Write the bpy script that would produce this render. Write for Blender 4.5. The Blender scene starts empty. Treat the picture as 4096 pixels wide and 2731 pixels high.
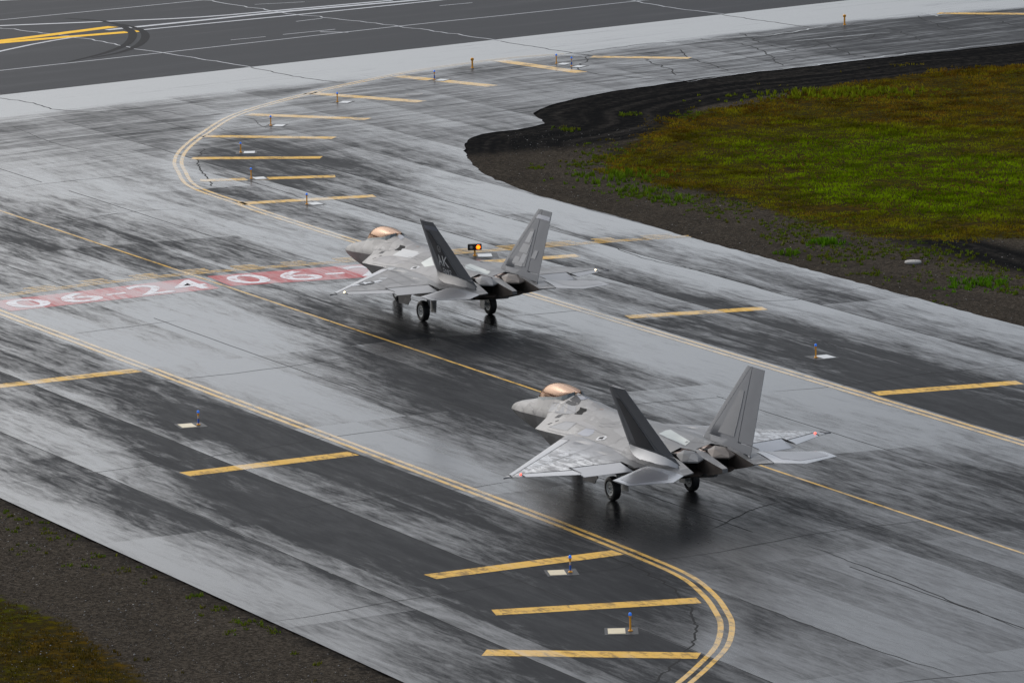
import bpy, bmesh, math, random
import numpy as np
from mathutils import Vector, Matrix
from mathutils.bvhtree import BVHTree
from mathutils import noise as mnoise
from mathutils.geometry import tessellate_polygon

# ------------------------------------------------------------------ camera, sky, sun, exposure
SC = bpy.context.scene
COL = SC.collection
R = math.radians
IW, IH = 4096.0, 2731.0
FPX, PITCH, ROLL, CH = 24226.28, 0.161240, -0.024303, 41.9315
_c, _s = math.cos(PITCH), math.sin(PITCH)
CF = Vector((0, _c, -_s)); _U = Vector((0, _s, _c)); _R = Vector((1, 0, 0))
CR = _R * math.cos(ROLL) + _U * math.sin(ROLL)
CU = -_R * math.sin(ROLL) + _U * math.cos(ROLL)
CO = Vector((0, 0, CH))
cam_d = bpy.data.cameras.new('camera'); cam = bpy.data.objects.new('camera', cam_d); COL.objects.link(cam)
cam_d.sensor_width = 36; cam_d.lens = FPX / IW * 36; cam_d.clip_start = 1; cam_d.clip_end = 9000
M = Matrix.Identity(4)
for i in range(3):
    M[i][0] = CR[i]; M[i][1] = CU[i]; M[i][2] = -CF[i]; M[i][3] = CO[i]
cam.matrix_world = M
SC.camera = cam

SUN_EL, SUN_AZ = 35.0, -38.0          # azimuth clockwise from the view direction
w = bpy.data.worlds.new('World'); SC.world = w; w.use_nodes = True
nt = w.node_tree; nt.nodes.clear()
out = nt.nodes.new('ShaderNodeOutputWorld'); bg = nt.nodes.new('ShaderNodeBackground')
sky = nt.nodes.new('ShaderNodeTexSky'); sky.sky_type = 'NISHITA'; sky.sun_disc = False
sky.sun_elevation = R(SUN_EL); sky.sun_rotation = R(SUN_AZ); sky.air_density = 1.0; sky.dust_density = 6.0; sky.ozone_density = 1.0
hs = nt.nodes.new('ShaderNodeHueSaturation'); hs.inputs['Saturation'].default_value = 0.55   # cloud cover greys the sky
bg.inputs['Strength'].default_value = 0.125
# broken grey overcast in front of that sky
wtc = nt.nodes.new('ShaderNodeTexCoord'); wmp = nt.nodes.new('ShaderNodeMapping'); wmp.inputs['Scale'].default_value = (2.2, 2.2, 7.0); wn = nt.nodes.new('ShaderNodeTexNoise'); wn.inputs['Scale'].default_value = 1.0; wn.inputs['Detail'].default_value = 4
nt.links.new(wtc.outputs['Generated'], wmp.inputs[0]); nt.links.new(wmp.outputs[0], wn.inputs['Vector'])
wcl = nt.nodes.new('ShaderNodeMix'); wcl.data_type = 'RGBA'; wcl.inputs[6].default_value = (6.6, 7.2, 8.0, 1); wcl.inputs[7].default_value = (10.0, 10.6, 11.3, 1); nt.links.new(wn.outputs[0], wcl.inputs[0])
wmx = nt.nodes.new('ShaderNodeMix'); wmx.data_type = 'RGBA'; wmx.inputs[0].default_value = 0.30
nt.links.new(sky.outputs[0], hs.inputs['Color']); nt.links.new(hs.outputs[0], wmx.inputs[6]); nt.links.new(wcl.outputs[2], wmx.inputs[7]); wct = nt.nodes.new('ShaderNodeMix'); wct.data_type = 'RGBA'; wct.blend_type = 'MULTIPLY'; wct.inputs[0].default_value = 1.0; wct.inputs[7].default_value = (0.945, 0.99, 1.06, 1)   # cool daylight white balance
nt.links.new(wmx.outputs[2], wct.inputs[6]); nt.links.new(wct.outputs[2], bg.inputs['Color']); nt.links.new(bg.outputs[0], out.inputs[0])
sd = bpy.data.lights.new('sun', 'SUN'); sd.energy = 1.0; sd.angle = R(75); sd.color = (1.0, 0.95, 0.88)
sun = bpy.data.objects.new('sun', sd); COL.objects.link(sun)
sv = Vector((math.sin(R(SUN_AZ)) * math.cos(R(SUN_EL)), math.cos(R(SUN_AZ)) * math.cos(R(SUN_EL)), math.sin(R(SUN_EL))))
sun.rotation_euler = (-sv).to_track_quat('-Z', 'Y').to_euler(); sun.location = (0, 260, 80)
SC.view_settings.view_transform = 'Standard'; SC.view_settings.look = 'None'
SC.view_settings.exposure = 0.12; SC.view_settings.gamma = 1.0; SC.view_settings.use_curve_mapping = False
SC.render.engine = 'CYCLES'

# ------------------------------------------------------------------ pixel <-> ground helpers
def ray(u, v):
    return (CF + CR * ((u - IW / 2) / FPX) - CU * ((v - IH / 2) / FPX)).normalized()
def G(u, v, z=0.0):                  # photograph pixel (4096 wide) -> point on the ground
    d = ray(u, v); t = (z - CH) / d.z
    return CO + d * t
K = 4096 / 2352
def D(x, y, z=0.0): return G(x * K, y * K, z)
_zs = 2048 / 2352
ZO = {1: (0, 0), 2: (2048, 0), 3: (0, 683), 4: (2048, 683), 5: (0, 1366), 6: (2048, 1366), 7: (0, 2048), 8: (2048, 2048)}
def Z(k, x, y): return G(ZO[k][0] + x * _zs, ZO[k][1] + y * _zs)
TH = R(114.8); TD = Vector((math.cos(TH), math.sin(TH), 0)); TN = Vector((-math.sin(TH), math.cos(TH), 0))
def TW(t, n, z=0.0): return TD * t + TN * n + Vector((0, 0, z))
def WT(p): return (p.x * TD.x + p.y * TD.y, p.x * TN.x + p.y * TN.y)
RA = R(38.1); RD = Vector((math.cos(RA), math.sin(RA), 0)); RN = Vector((-math.sin(RA), math.cos(RA), 0))   # runway direction
N_C, N_L, N_R = -103.7, -92.15, -114.45

# ------------------------------------------------------------------ object helpers
def link(o, parent=None):
    COL.objects.link(o)
    if parent is not None: o.parent = parent
    return o
def mesh(name, verts, faces, mats, parent=None, smooth=None, fmat=None):
    me = bpy.data.meshes.new(name)
    me.from_pydata([tuple(v) for v in verts], [], faces)
    if not isinstance(mats, (list, tuple)): mats = [mats]
    for m in mats: me.materials.append(m)
    if fmat: me.polygons.foreach_set('material_index', fmat)
    me.update()
    if smooth:
        me.polygons.foreach_set('use_smooth', [True] * len(me.polygons))
        me.set_sharp_from_angle(angle=R(smooth))
    return link(bpy.data.objects.new(name, me), parent)
def fixn(o):
    bm = bmesh.new(); bm.from_mesh(o.data); bmesh.ops.recalc_face_normals(bm, faces=bm.faces); bm.to_mesh(o.data); bm.free(); return o
def empty(name, loc=(0, 0, 0), rot=(0, 0, 0)):
    o = bpy.data.objects.new(name, None); o.empty_display_size = .3; COL.objects.link(o); o.location = loc; o.rotation_euler = rot; return o
def tag(o, label, cat, group=None):
    o['label'] = label; o['category'] = cat
    if group: o['group'] = group
    return o
class MB:
    def __init__(s): s.v = []; s.f = []
    def add(s, v, f):
        b = len(s.v); s.v += [Vector(q) for q in v]; s.f += [tuple(b + i for i in q) for q in f]; return s
    def box(s, c, d, rz=0.0):
        x, y, z = d[0] / 2, d[1] / 2, d[2] / 2; c = Vector(c); Mx = Matrix.Rotation(rz, 3, 'Z')
        v = [c + Mx @ Vector((i * x, j * y, k * z)) for k in (-1, 1) for j in (-1, 1) for i in (-1, 1)]
        return s.add(v, [(0, 2, 3, 1), (4, 5, 7, 6), (0, 1, 5, 4), (2, 6, 7, 3), (0, 4, 6, 2), (1, 3, 7, 5)])
    def tube(s, pts, rad, n=10, cap=True):      # along a polyline with radii
        pts = [Vector(p) for p in pts]; rings = []
        for i, p in enumerate(pts):
            d = (pts[min(i + 1, len(pts) - 1)] - pts[max(i - 1, 0)]).normalized()
            a = d.orthogonal().normalized() if abs(d.z) > .9 else d.cross(Vector((0, 0, 1))).normalized(); b = d.cross(a)
            r = rad[i] if isinstance(rad, (list, tuple)) else rad
            rings.append([p + (a * math.cos(2 * math.pi * k / n) + b * math.sin(2 * math.pi * k / n)) * r for k in range(n)])
        v = [q for r_ in rings for q in r_]; f = []
        for i in range(len(pts) - 1):
            for k in range(n): f.append((i * n + k, i * n + (k + 1) % n, (i + 1) * n + (k + 1) % n, (i + 1) * n + k))
        if cap: f += [tuple(range(n - 1, -1, -1)), tuple(range(len(v) - n, len(v)))]
        return s.add(v, f)
    def lathe(s, c, axis, prof, n=24):          # prof: (distance along axis, radius)
        c = Vector(c); axis = Vector(axis).normalized(); a = axis.orthogonal().normalized(); b = axis.cross(a); v = []; f = []
        for (h, r) in prof:
            for k in range(n): v.append(c + axis * h + (a * math.cos(2 * math.pi * k / n) + b * math.sin(2 * math.pi * k / n)) * r)
        for i in range(len(prof) - 1):
            for k in range(n): f.append((i * n + k, i * n + (k + 1) % n, (i + 1) * n + (k + 1) % n, (i + 1) * n + k))
        return s.add(v, f)
    def build(s, name, mat, parent=None, smooth=None):
        o = mesh(name, s.v, s.f, mat, parent, smooth); fixn(o)
        if smooth: o.data.set_sharp_from_angle(angle=R(smooth))
        return o
def catmull(pts, step=.5):
    pts = [Vector(p) for p in pts]; P_ = [pts[0] * 2 - pts[1]] + pts + [pts[-1] * 2 - pts[-2]]; o = []
    for i in range(1, len(P_) - 2):
        a, b, c, d = P_[i - 1:i + 3]; n = max(1, int((c - b).length / step))
        for k in range(n):
            t = k / n
            o.append(.5 * ((2 * b) + (c - a) * t + (2 * a - 5 * b + 4 * c - d) * t * t + (3 * b - a - 3 * c + d) * t ** 3))
    o.append(pts[-1]); return o

# ------------------------------------------------------------------ material helpers
class NT:
    def __init__(s, name):
        s.m = bpy.data.materials.new(name); s.m.use_nodes = True; s.t = s.m.node_tree; s.t.nodes.clear()
        s.out = s.n('ShaderNodeOutputMaterial'); s.p = s.n('ShaderNodeBsdfPrincipled'); s.l(s.p.outputs[0], s.out.inputs[0])
    def n(s, typ, **kw):
        x = s.t.nodes.new(typ)
        for k, v in kw.items(): setattr(x, k, v)
        return x
    def l(s, a, b): s.t.links.new(a, b)
    def set(s, sock, v):
        if isinstance(v, bpy.types.NodeSocket): s.l(v, sock)
        elif isinstance(v, (tuple, list)) and len(v) == 3 and sock.type == 'RGBA': sock.default_value = (*v, 1)
        else: sock.default_value = v
    def P(s, **kw):
        for k, v in kw.items(): s.set(s.p.inputs[k.replace('_', ' ')], v)
    def math(s, op, a, b=0.0, c=None, clamp=False):
        x = s.n('ShaderNodeMath', operation=op); x.use_clamp = clamp; s.set(x.inputs[0], a); s.set(x.inputs[1], b)
        if c is not None: s.set(x.inputs[2], c)
        return x.outputs[0]
    def mix(s, f, a, b, kind='RGBA', blend='MIX'):
        x = s.n('ShaderNodeMix', data_type=kind)
        if kind == 'RGBA': x.blend_type = blend; i = (6, 7); o = 2
        else: i = (2, 3); o = 0
        s.set(x.inputs[0], f); s.set(x.inputs[i[0]], a); s.set(x.inputs[i[1]], b); return x.outputs[o]
    def ss(s, v, lo, hi, a=0.0, b=1.0):
        x = s.n('ShaderNodeMapRange', interpolation_type='SMOOTHSTEP'); s.set(x.inputs[0], v); s.set(x.inputs[1], lo); s.set(x.inputs[2], hi); s.set(x.inputs[3], a); s.set(x.inputs[4], b); return x.outputs[0]
    def coord(s, scale=(1, 1, 1), rot=0.0, kind='Object', loc=(0, 0, 0)):
        tc = s.n('ShaderNodeTexCoord'); src = tc.outputs[kind]
        if rot:
            m0 = s.n('ShaderNodeMapping'); m0.inputs['Rotation'].default_value = (0, 0, rot); s.l(src, m0.inputs[0]); src = m0.outputs[0]
        m = s.n('ShaderNodeMapping'); m.inputs['Scale'].default_value = scale; m.inputs['Location'].default_value = loc; s.l(src, m.inputs[0]); return m.outputs[0]
    def noise(s, vec, scale=1.0, detail=4.0, rough=.55, dist=0.0):
        x = s.n('ShaderNodeTexNoise'); s.l(vec, x.inputs['Vector']); x.inputs['Scale'].default_value = scale; x.inputs['Detail'].default_value = detail
        x.inputs['Roughness'].default_value = rough; x.inputs['Distortion'].default_value = dist; return x.outputs[0]
    def attr(s, name): x = s.n('ShaderNodeAttribute', attribute_name=name); return x.outputs['Fac']
    def attrv(s, name): x = s.n('ShaderNodeAttribute', attribute_name=name); return x.outputs['Vector']
    def attrc(s, name): x = s.n('ShaderNodeAttribute', attribute_name=name); return x.outputs['Color']
    def bump(s, h, dist, strength=1.0):
        x = s.n('ShaderNodeBump'); s.set(x.inputs['Strength'], strength); x.inputs['Distance'].default_value = dist; s.l(h, x.inputs['Height']); s.l(x.outputs[0], s.p.inputs['Normal'])
def simple(name, col, rough=.6, metal=0.0, spec=.5, vary=0.0, vs=8.0, **kw):
    m = NT(name)
    if vary:
        nz = m.noise(m.coord(), vs, 5); c = m.mix(nz, tuple(x * (1 - vary) for x in col), tuple(min(1, x * (1 + vary)) for x in col)); m.P(Base_Color=c)
    else: m.P(Base_Color=col)
    m.P(Roughness=rough, Metallic=metal, Specular_IOR_Level=spec, **kw); return m.m

# ------------------------------------------------------------------ where the water lies, and where reflections are dulled (0 drained, 1 standing film)
# (x, y in the 2352-wide photograph, reach along taxi direction m, across m, weight)
BLOBS = [
 (220, 330, 16, 6, .12), (300, 450, 14, 5, .18), (60, 300, 8, 4, -.15), (330, 290, 8, 3, -.12), (120, 400, 10, 4, .2), (600, 240, 14, 6, .05), (900, 500, 20, 4.5, .35), (1150, 470, 16, 4, .32), (700, 560, 18, 4, .18),
 (1430, 510, 16, 2.5, .4), (1600, 620, 18, 3, .22), (1500, 590, 10, 2, .2), (1200, 560, 8, 3, .2), (2000, 660, 14, 1.6, .3), (2200, 760, 12, 2, .18), (2050, 800, 10, 2, .1),
 (300, 620, 12, 4, .15), (500, 840, 15, 4.0, .45), (700, 940, 10, 3.5, .4), (330, 770, 12, 4, .3), (620, 760, 10, 3, .2), (900, 860, 8, 3, .1), (1100, 1080, 8, 2, .35), (950, 1020, 8, 2.5, .3),
 (1750, 880, 16, 3.5, .38), (2050, 960, 14, 4, .3), (1500, 790, 12, 3, .3), (1500, 900, 9, 2.5, .12), (2000, 1080, 9, 5, .12), (2200, 1150, 9, 4, .08),
 (150, 1040, 10, 3, .2), (100, 980, 8, 3, .18), (350, 1030, 6, 2, .12), (120, 1180, 12, 2.2, .3), (500, 1350, 14, 2.4, .32), (800, 1400, 8, 3, .38), (1050, 1480, 7, 4, .3), (950, 1250, 6, 2, .18), (1250, 1190, 5, 1.5, .3), (330, 1260, 8, 2, .2),
 (2000, 1400, 12, 7, .38), (1800, 1500, 8, 5, .34), (2250, 1300, 9, 4, .3), (2200, 1480, 10, 5, .3), (700, 632, 5, 6, .22), (250, 665, 4, 6, .05),
 (130, 800, 9, 3, -.4), (330, 920, 12, 2.2, -.36), (560, 1010, 9, 2.4, -.4), (780, 1090, 9, 2.6, -.34), (470, 970, 4, 3, -.2), (200, 560, 14, 4, -.32), (600, 340, 10, 3.6, -.22), (700, 400, 14, 5, -.32), (620, 480, 8, 3, -.12),
 (900, 640, 8, 4, -.1), (1080, 820, 12, 4.5, -.3), (1050, 930, 10, 4, -.22), (1700, 730, 18, 2.0, -.42), (1450, 680, 10, 2.0, -.3), (2150, 900, 14, 2.6, -.46), (1900, 810, 10, 2, -.25), (1800, 640, 12, 1.5, -.25), (2100, 850, 9, 1.6, -.2),
 (650, 1180, 9, 1.8, -.3), (850, 1230, 8, 1.6, -.3), (700, 1260, 9, 1.6, -.22), (500, 1200, 7, 1.5, -.2), (1300, 1380, 6, 4.5, -.38), (1450, 1440, 5, 4, -.34), (1200, 1320, 5, 3, -.24), (1500, 1190, 7, 4, .45), (1330, 1180, 5, 2.5, .3), (1600, 1270, 5, 3, .3), (1050, 740, 5, 3, .3), (1080, 880, 12, 4, -.45), (1180, 960, 10, 3.5, -.3), (1310, 562, 2.2, 8, -.5), (1560, 1290, 5, 4, -.15),  # dry spots behind the far jet: drained pavement plus its dark reflection, imitated
 (1720, 1440, 1.2, .7, -.4), (1670, 1310, 2.0, .6, -.35), (1090, 200, 20, 6, -.1), (700, 190, 10, 4, -.1), (1350, 350, 9, 5, .15), (1000, 270, 14, 5, .12), (1250, 220, 16, 4, .15),
]
_B = [(*WT(D(b[0], b[1])), b[2], b[3], b[4]) for b in BLOBS]
BN = np.array(_B)
_e1 = Z(1, 0, 437); _e2 = G(3406, 0)                     # runway edge
RDe = (_e2 - _e1).normalized(); RNe = Vector((-RDe.y, RDe.x, 0))
def rwd(x, y): return (x - _e1.x) * RNe.x + (y - _e1.y) * RNe.y          # >0 on the runway
LOWCURVE = [Z(8, 500, 165), Z(8, 780, 285), Z(8, 900, 375), Z(8, 960, 455), Z(8, 985, 520), Z(8, 965, 610), Z(8, 895, 690), Z(8, 790, 784)]
TOPCURVE = [TW(268, N_R), TW(277, N_R - .2)] + [Z(3, 958 / _zs, (814 - 683) / _zs), Z(3, 890, 73), Z(3, 832, 0)] + [Z(1, 818, 740), Z(1, 848, 685), Z(1, 940, 612), Z(1, 1100, 522), Z(1, 1430, 428), Z(1, 1800, 346), Z(1, 2080, 300), Z(1, 2352, 266), G(2260, 216)]
_cl = np.array([[p.x, p.y] for p in catmull(LOWCURVE, 1.0) + catmull(TOPCURVE, 1.0)])
def wetness(pts):
    P_ = np.array([[p[0], p[1]] for p in pts]); t = P_ @ np.array([TD.x, TD.y]); n = P_ @ np.array([TN.x, TN.y])
    wv = .55 - .20 * np.clip((240 - t) / 55, 0, 1)  # wetness drops toward the camera, imitating the duller sky reflection there
    for (bt, bn, rt, rn, ww) in BN: wv += .62 * ww * np.exp(-((t - bt) / rt) ** 2 - ((n - bn) / rn) ** 2)
    r = (P_[:, 0] - _e1.x) * RNe.x + (P_[:, 1] - _e1.y) * RNe.y
    strip = np.clip((r + 10.5) / 2.5, 0, 1)               # runway shoulder, always flooded
    u = (P_[:, 0] - _e1.x) * RDe.x + (P_[:, 1] - _e1.y) * RDe.y
    old = np.clip((u - 44) / 4, 0, 1) * np.clip((-r - 9.0) / 1.5, 0, 1) * (r > -45) * np.clip((t - 300) / 6, 0, 1)
    wv = (wv - .07 * np.clip((t - 280) / 15, 0, 1)) * (1 - strip) + 1.02 * strip
    wv = wv * (1 - old) + .27 * old
    dc = np.full(len(P_), 9.0)
    for q in _cl: dc = np.minimum(dc, np.hypot(P_[:, 0] - q[0], P_[:, 1] - q[1]))
    wv += .38 * np.clip(1 - dc / 1.1, 0, 1)
    return wv, strip, old
def put_wet(o):
    me = o.data; wv, st, old = wetness([v.co for v in me.vertices])
    co = np.array([v.co[:2] for v in me.vertices]); t = co @ np.array([TD.x, TD.y]); nn_ = co @ np.array([TN.x, TN.y]); c1 = WT(D(2050, 1400)); c2 = WT(D(560, 860))
    cm = .85 * np.exp(-((t - c1[0]) / 26) ** 2 - ((nn_ - c1[1]) / 11) ** 2) + .5 * np.exp(-((t - c2[0]) / 14) ** 2 - ((nn_ - c2[1]) / 5) ** 2)
    for nm, arr in (('wet', wv), ('strip', np.maximum(np.maximum(st, old), np.clip((t - 288) / 26, 0, .8))), ('calm', np.clip(cm, 0, 1)), ('film', 1 - .40 * np.clip((248 - t) / 60, 0, 1))):  # film thins toward the camera to imitate its darker sky reflection
        a = me.attributes.new(nm, 'FLOAT', 'POINT'); a.data.foreach_set('value', arr.astype(np.float32))

def wet_material(name, kind):
    m = NT(name)
    tx = m.coord((1, 1, 1), rot=-TH); rx = m.coord((1, 1, 1), rot=-RA)
    def sc(v, s_): q = m.n('ShaderNodeMapping'); q.inputs['Scale'].default_value = s_; m.l(v, q.inputs[0]); return q.outputs[0]
    big = m.noise(sc(tx, (.07, .42, 1)), 1, 4, .6, .6)
    mid = m.noise(sc(tx, (.22, 1.5, 1)), 1, 6, .65, .8)
    fine = m.noise(sc(tx, (.75, 5.0, 1)), 1, 6, .7, .4)
    grit = m.noise(m.coord(), 14, 4, .7)
    rbig = m.noise(sc(rx, (.05, .7, 1)), 1, 5, .62, .5); rmid = m.noise(sc(rx, (.35, 3.0, 1)), 1, 6, .7, .5)
    sep = m.n('ShaderNodeSeparateXYZ'); m.l(tx, sep.inputs[0])
    nn = sep.outputs[1]; lf = m.math('MULTIPLY', m.math('ADD', nn, 91.6), 1 / 5.1); rt = m.math('MULTIPLY', m.math('SUBTRACT', -114.9, nn), 1 / 4.55)
    om = m.math('MAXIMUM', lf, rt); outer = m.math('GREATER_THAN', om, 0.0)                      # on a shoulder: water stands uphill of each seam
    lane = m.math('MULTIPLY', outer, m.math('SUBTRACT', m.math('FRACT', m.math('ADD', om, 40.0)), .62))
    pid = m.n('ShaderNodeCombineXYZ'); m.l(m.math('FLOOR', m.math('ADD', om, 40.0)), pid.inputs[0]); m.l(m.math('FLOOR', m.math('MULTIPLY', m.math('SUBTRACT', m.math('ADD', sep.outputs[0], m.math('MULTIPLY', m.math('ABSOLUTE', m.math('ADD', nn, 103.7)), .07)), 186.0), 1 / 17.0)), pid.inputs[1])
    m.l(m.math('FLOOR', m.math('MULTIPLY', nn, 1 / 5.9)), pid.inputs[2]); wn = m.n('ShaderNodeTexWhiteNoise', noise_dimensions='3D'); m.l(pid.outputs[0], wn.inputs['Vector'])
    slab = m.math('MULTIPLY', m.math('SUBTRACT', wn.outputs['Value'], .5), .34); calm = m.attr('calm')
    big = m.mix(calm, big, .5, 'FLOAT'); mid_ = m.mix(m.math('MULTIPLY', calm, .75), mid, .5, 'FLOAT')
    st = m.attr('strip')
    a = m.math('ADD', m.attr('wet'), m.math('MULTIPLY', m.math('SUBTRACT', big, .5), .85))
    a = m.math('ADD', a, m.math('MULTIPLY', m.math('SUBTRACT', mid_, .5), 1.0))
    a = m.math('ADD', a, m.math('MULTIPLY', m.math('SUBTRACT', fine, .5), .75))
    a = m.math('ADD', a, m.math('MULTIPLY', m.math('SUBTRACT', grit, .5), .34))
    a = m.math('ADD', a, slab); a = m.math('ADD', a, m.math('MULTIPLY', lane, .38))
    b = m.math('ADD', m.attr('wet'), m.math('MULTIPLY', m.math('SUBTRACT', rbig, .5), 1.0))
    b = m.math('ADD', b, m.math('MULTIPLY', m.math('SUBTRACT', rmid, .5), 1.0))
    b = m.math('ADD', b, m.math('MULTIPLY', m.math('SUBTRACT', grit, .5), .15))
    a = m.mix(st, a, b, 'FLOAT')
    wet = m.math('ADD', m.math('MULTIPLY', m.ss(a, .22, 1.0), .96), m.math('MULTIPLY', m.ss(m.math('ADD', m.math('MULTIPLY', mid, .6), m.math('MULTIPLY', fine, .4)), .38, .72), .035))
    wet = m.math('MULTIPLY', wet, m.attr('film'))
    agg = m.noise(m.coord(), 30, 3, .8)
    if kind == 'asphalt':
        tone = m.math('ADD', m.math('MULTIPLY', m.noise(sc(tx, (.03, .19, 1)), 1, 3, .5), .5), m.math('MULTIPLY', mid, .5))
        c = m.mix(tone, (.018, .0188, .020), (.035, .0352, .036)); c = m.mix(m.math('MULTIPLY', m.ss(agg, .45, .8), .5), c, (.055, .055, .054))
    elif kind == 'yellow':
        c = m.mix(m.noise(m.coord(), 2.0, 4), (.58, .33, .065), (.68, .43, .12))
    elif kind == 'red':
        c = m.mix(m.noise(sc(tx, (.8, 2, 1)), 1, 5), (.33, .040, .042), (.42, .090, .088))
    elif kind == 'white':
        c = (.68, .66, .66)
    if kind != 'asphalt':
        wear = m.noise(sc(tx, (1.3, 4.0, 1)), 1, 7, .72, .6); wear2 = m.noise(sc(tx, (.9, .35, 1)), 1, 5, .65)
        wv_ = m.math('ADD', wear, m.math('MULTIPLY', wear2, .6))
        lo = {'yellow': .64, 'red': .56, 'white': .61}[kind]
        keep = m.ss(wv_, lo, lo + .20)
        c = m.mix(keep, m.mix(.35, (.05, .05, .05), c) if kind != 'white' else (.34, .09, .085), c)
        if kind == 'yellow': c = m.mix(m.math('MULTIPLY', m.ss(agg, .55, .8), .35), c, (.12, .09, .03))
    c = m.mix(m.math('MULTIPLY', wet, .5), c, (0.0, 0.0, 0.0))
    m.P(Base_Color=c, Roughness=m.mix(wet, .46, .10, 'FLOAT'), Specular_IOR_Level=m.mix(wet, .008, .57, 'FLOAT'), IOR=1.38)
    h = m.math('ADD', m.math('MULTIPLY', agg, m.math('SUBTRACT', 1.05, wet)), m.math('MULTIPLY', grit, .12))
    m.bump(h, .0025, .5)
    return m.m
M_ASPH = wet_material('wet_asphalt', 'asphalt'); M_YEL = wet_material('wet_yellow_paint', 'yellow'); M_RED = wet_material('wet_red_paint', 'red'); M_WHT = wet_material('wet_white_paint', 'white')

def runway_material():
    m = NT('grooved_runway_asphalt'); rx = m.coord((1, 1, 1), rot=-RA)
    def sc(v, s_): q = m.n('ShaderNodeMapping'); q.inputs['Scale'].default_value = s_; m.l(v, q.inputs[0]); return q.outputs[0]
    a = m.noise(sc(rx, (.05, .5, 1)), 1, 6, .6); b = m.noise(sc(rx, (.4, 3, 1)), 1, 6, .7); g = m.noise(m.coord(), 22, 3, .7)
    c = m.mix(a, (.019, .020, .0225), (.028, .0295, .0325)); c = m.mix(m.math('MULTIPLY', m.ss(g, .5, .8), .4), c, (.045, .045, .047))
    m.P(Base_Color=c, Roughness=.6, Specular_IOR_Level=m.ss(m.math('ADD', m.math('MULTIPLY', a, .6), m.math('MULTIPLY', b, .4)), .5, .8, .06, .14), IOR=1.36); m.bump(g, .003, .6); return m.m
M_RWY = runway_material()
M_CRACK = simple('open_joint_tar', (.006, .006, .006), .6, spec=.04)
M_WCRACK = simple('water_filled_joint', (.10, .10, .10), .12, spec=.9, vary=.4, vs=3)
M_RWHITE = simple('runway_paint_and_joint_glint', (.25, .255, .27), .35, spec=.5, vary=.35, vs=1.5)  # on joints and cracks this white paints in the glint of standing water
M_RYEL = simple('runway_yellow_paint', (.80, .44, .005), .6, spec=.05, vary=.15, vs=3)
M_SKID = simple('tyre_rubber_mark', (.008, .008, .009), .6, spec=.02, vary=.3, vs=5)
M_BASEPLATE = simple('fresh_asphalt_patch', (.028, .028, .028), .5, spec=.12, vary=.4, vs=9)

# ------------------------------------------------------------------ ground sheets
def sheet(name, poly, mat, z, step_t=1.6, step_n=.8, box=None, parent=None, wet=True):
    bm = bmesh.new(); vv = [bm.verts.new((p.x, p.y, z)) for p in poly]
    for tri in tessellate_polygon([[Vector((p.x, p.y, 0)) for p in poly]]): bm.faces.new([vv[i] for i in tri])
    def cut(d, lo, hi, st):
        k = lo
        while k <= hi:
            bmesh.ops.bisect_plane(bm, geom=bm.verts[:] + bm.edges[:] + bm.faces[:], plane_co=d * k, plane_no=d, dist=1e-5); k += st
    if box: cut(TD, box[0], box[1], step_t); cut(TN, box[2], box[3], step_n)
    bmesh.ops.recalc_face_normals(bm, faces=bm.faces)
    for f in bm.faces:
        if f.normal.z < 0: f.normal_flip()
    me = bpy.data.meshes.new(name); bm.to_mesh(me); bm.free(); me.materials.append(mat)
    o = link(bpy.data.objects.new(name, me), parent)
    if wet: put_wet(o)
    return o
INFIELD_EDGE = [D(*p) for p in [(1560, 538), (1430, 500), (1300, 466), (1210, 440), (1150, 416), (1108, 398), (1083, 374), (1069, 350), (1068, 330), (1078, 318), (1105, 308), (1140, 303), (1185, 298), (1225, 291), (1249, 284), (1246, 275), (1228, 266), (1224, 260), (1245, 249), (1285, 236), (1330, 225), (1420, 208), (1500, 197), (1600, 182), (1700, 169), (1850, 152), (2000, 136), (2200, 115), (2352, 98)]]
_far = INFIELD_EDGE[-1]; _dirR = (INFIELD_EDGE[-1] - INFIELD_EDGE[-4]).normalized()
pave = [TW(-40, -76.4), TW(-40, -128.45), TW(150, -128.45)] + [TW(t, -128.45) for t in (200, 230, 258)]
pave += catmull(INFIELD_EDGE, 1.2)[2:] + [_far + _dirR * 60, _far + _dirR * 900, _far + _dirR * 900 + RNe * 60, _e1 + RNe * 12 - RDe * 45, TW(300, -78), TW(290, -76.4), TW(250, -76.4)]
def ragged(poly):
    o = []
    for k, a_ in enumerate(poly):
        b_ = poly[(k + 1) % len(poly)]; L = (b_ - a_).length; mid_ = (a_ + b_) * .5
        near = abs(mid_.x) < 60 and 150 < mid_.y < 400 and L < 160
        n = max(1, int(L / .45)) if near else 1; d_ = (b_ - a_).normalized(); s_ = Vector((-d_.y, d_.x, 0))
        for e in range(n):
            q = a_.lerp(b_, e / n)
            if near: q = q + s_ * (.10 * mnoise.noise(q * .9) + .10 * mnoise.noise(q * 2.7 + Vector((3, 1, 0))))
            o.append(q)
    return o
pave = ragged(pave)
taxiway = sheet('taxiway', pave, M_ASPH, 0.0, box=(172, 345, -180, -76))
taxiway['kind'] = 'structure'
rw = [_e1 - RDe * 900, _e1 + RDe * 1500, _e1 + RDe * 1500 + RNe * 60, _e1 - RDe * 900 + RNe * 60]
runway = sheet('runway', rw, M_RWY, 0.004, wet=False); runway['kind'] = 'structure'

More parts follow.
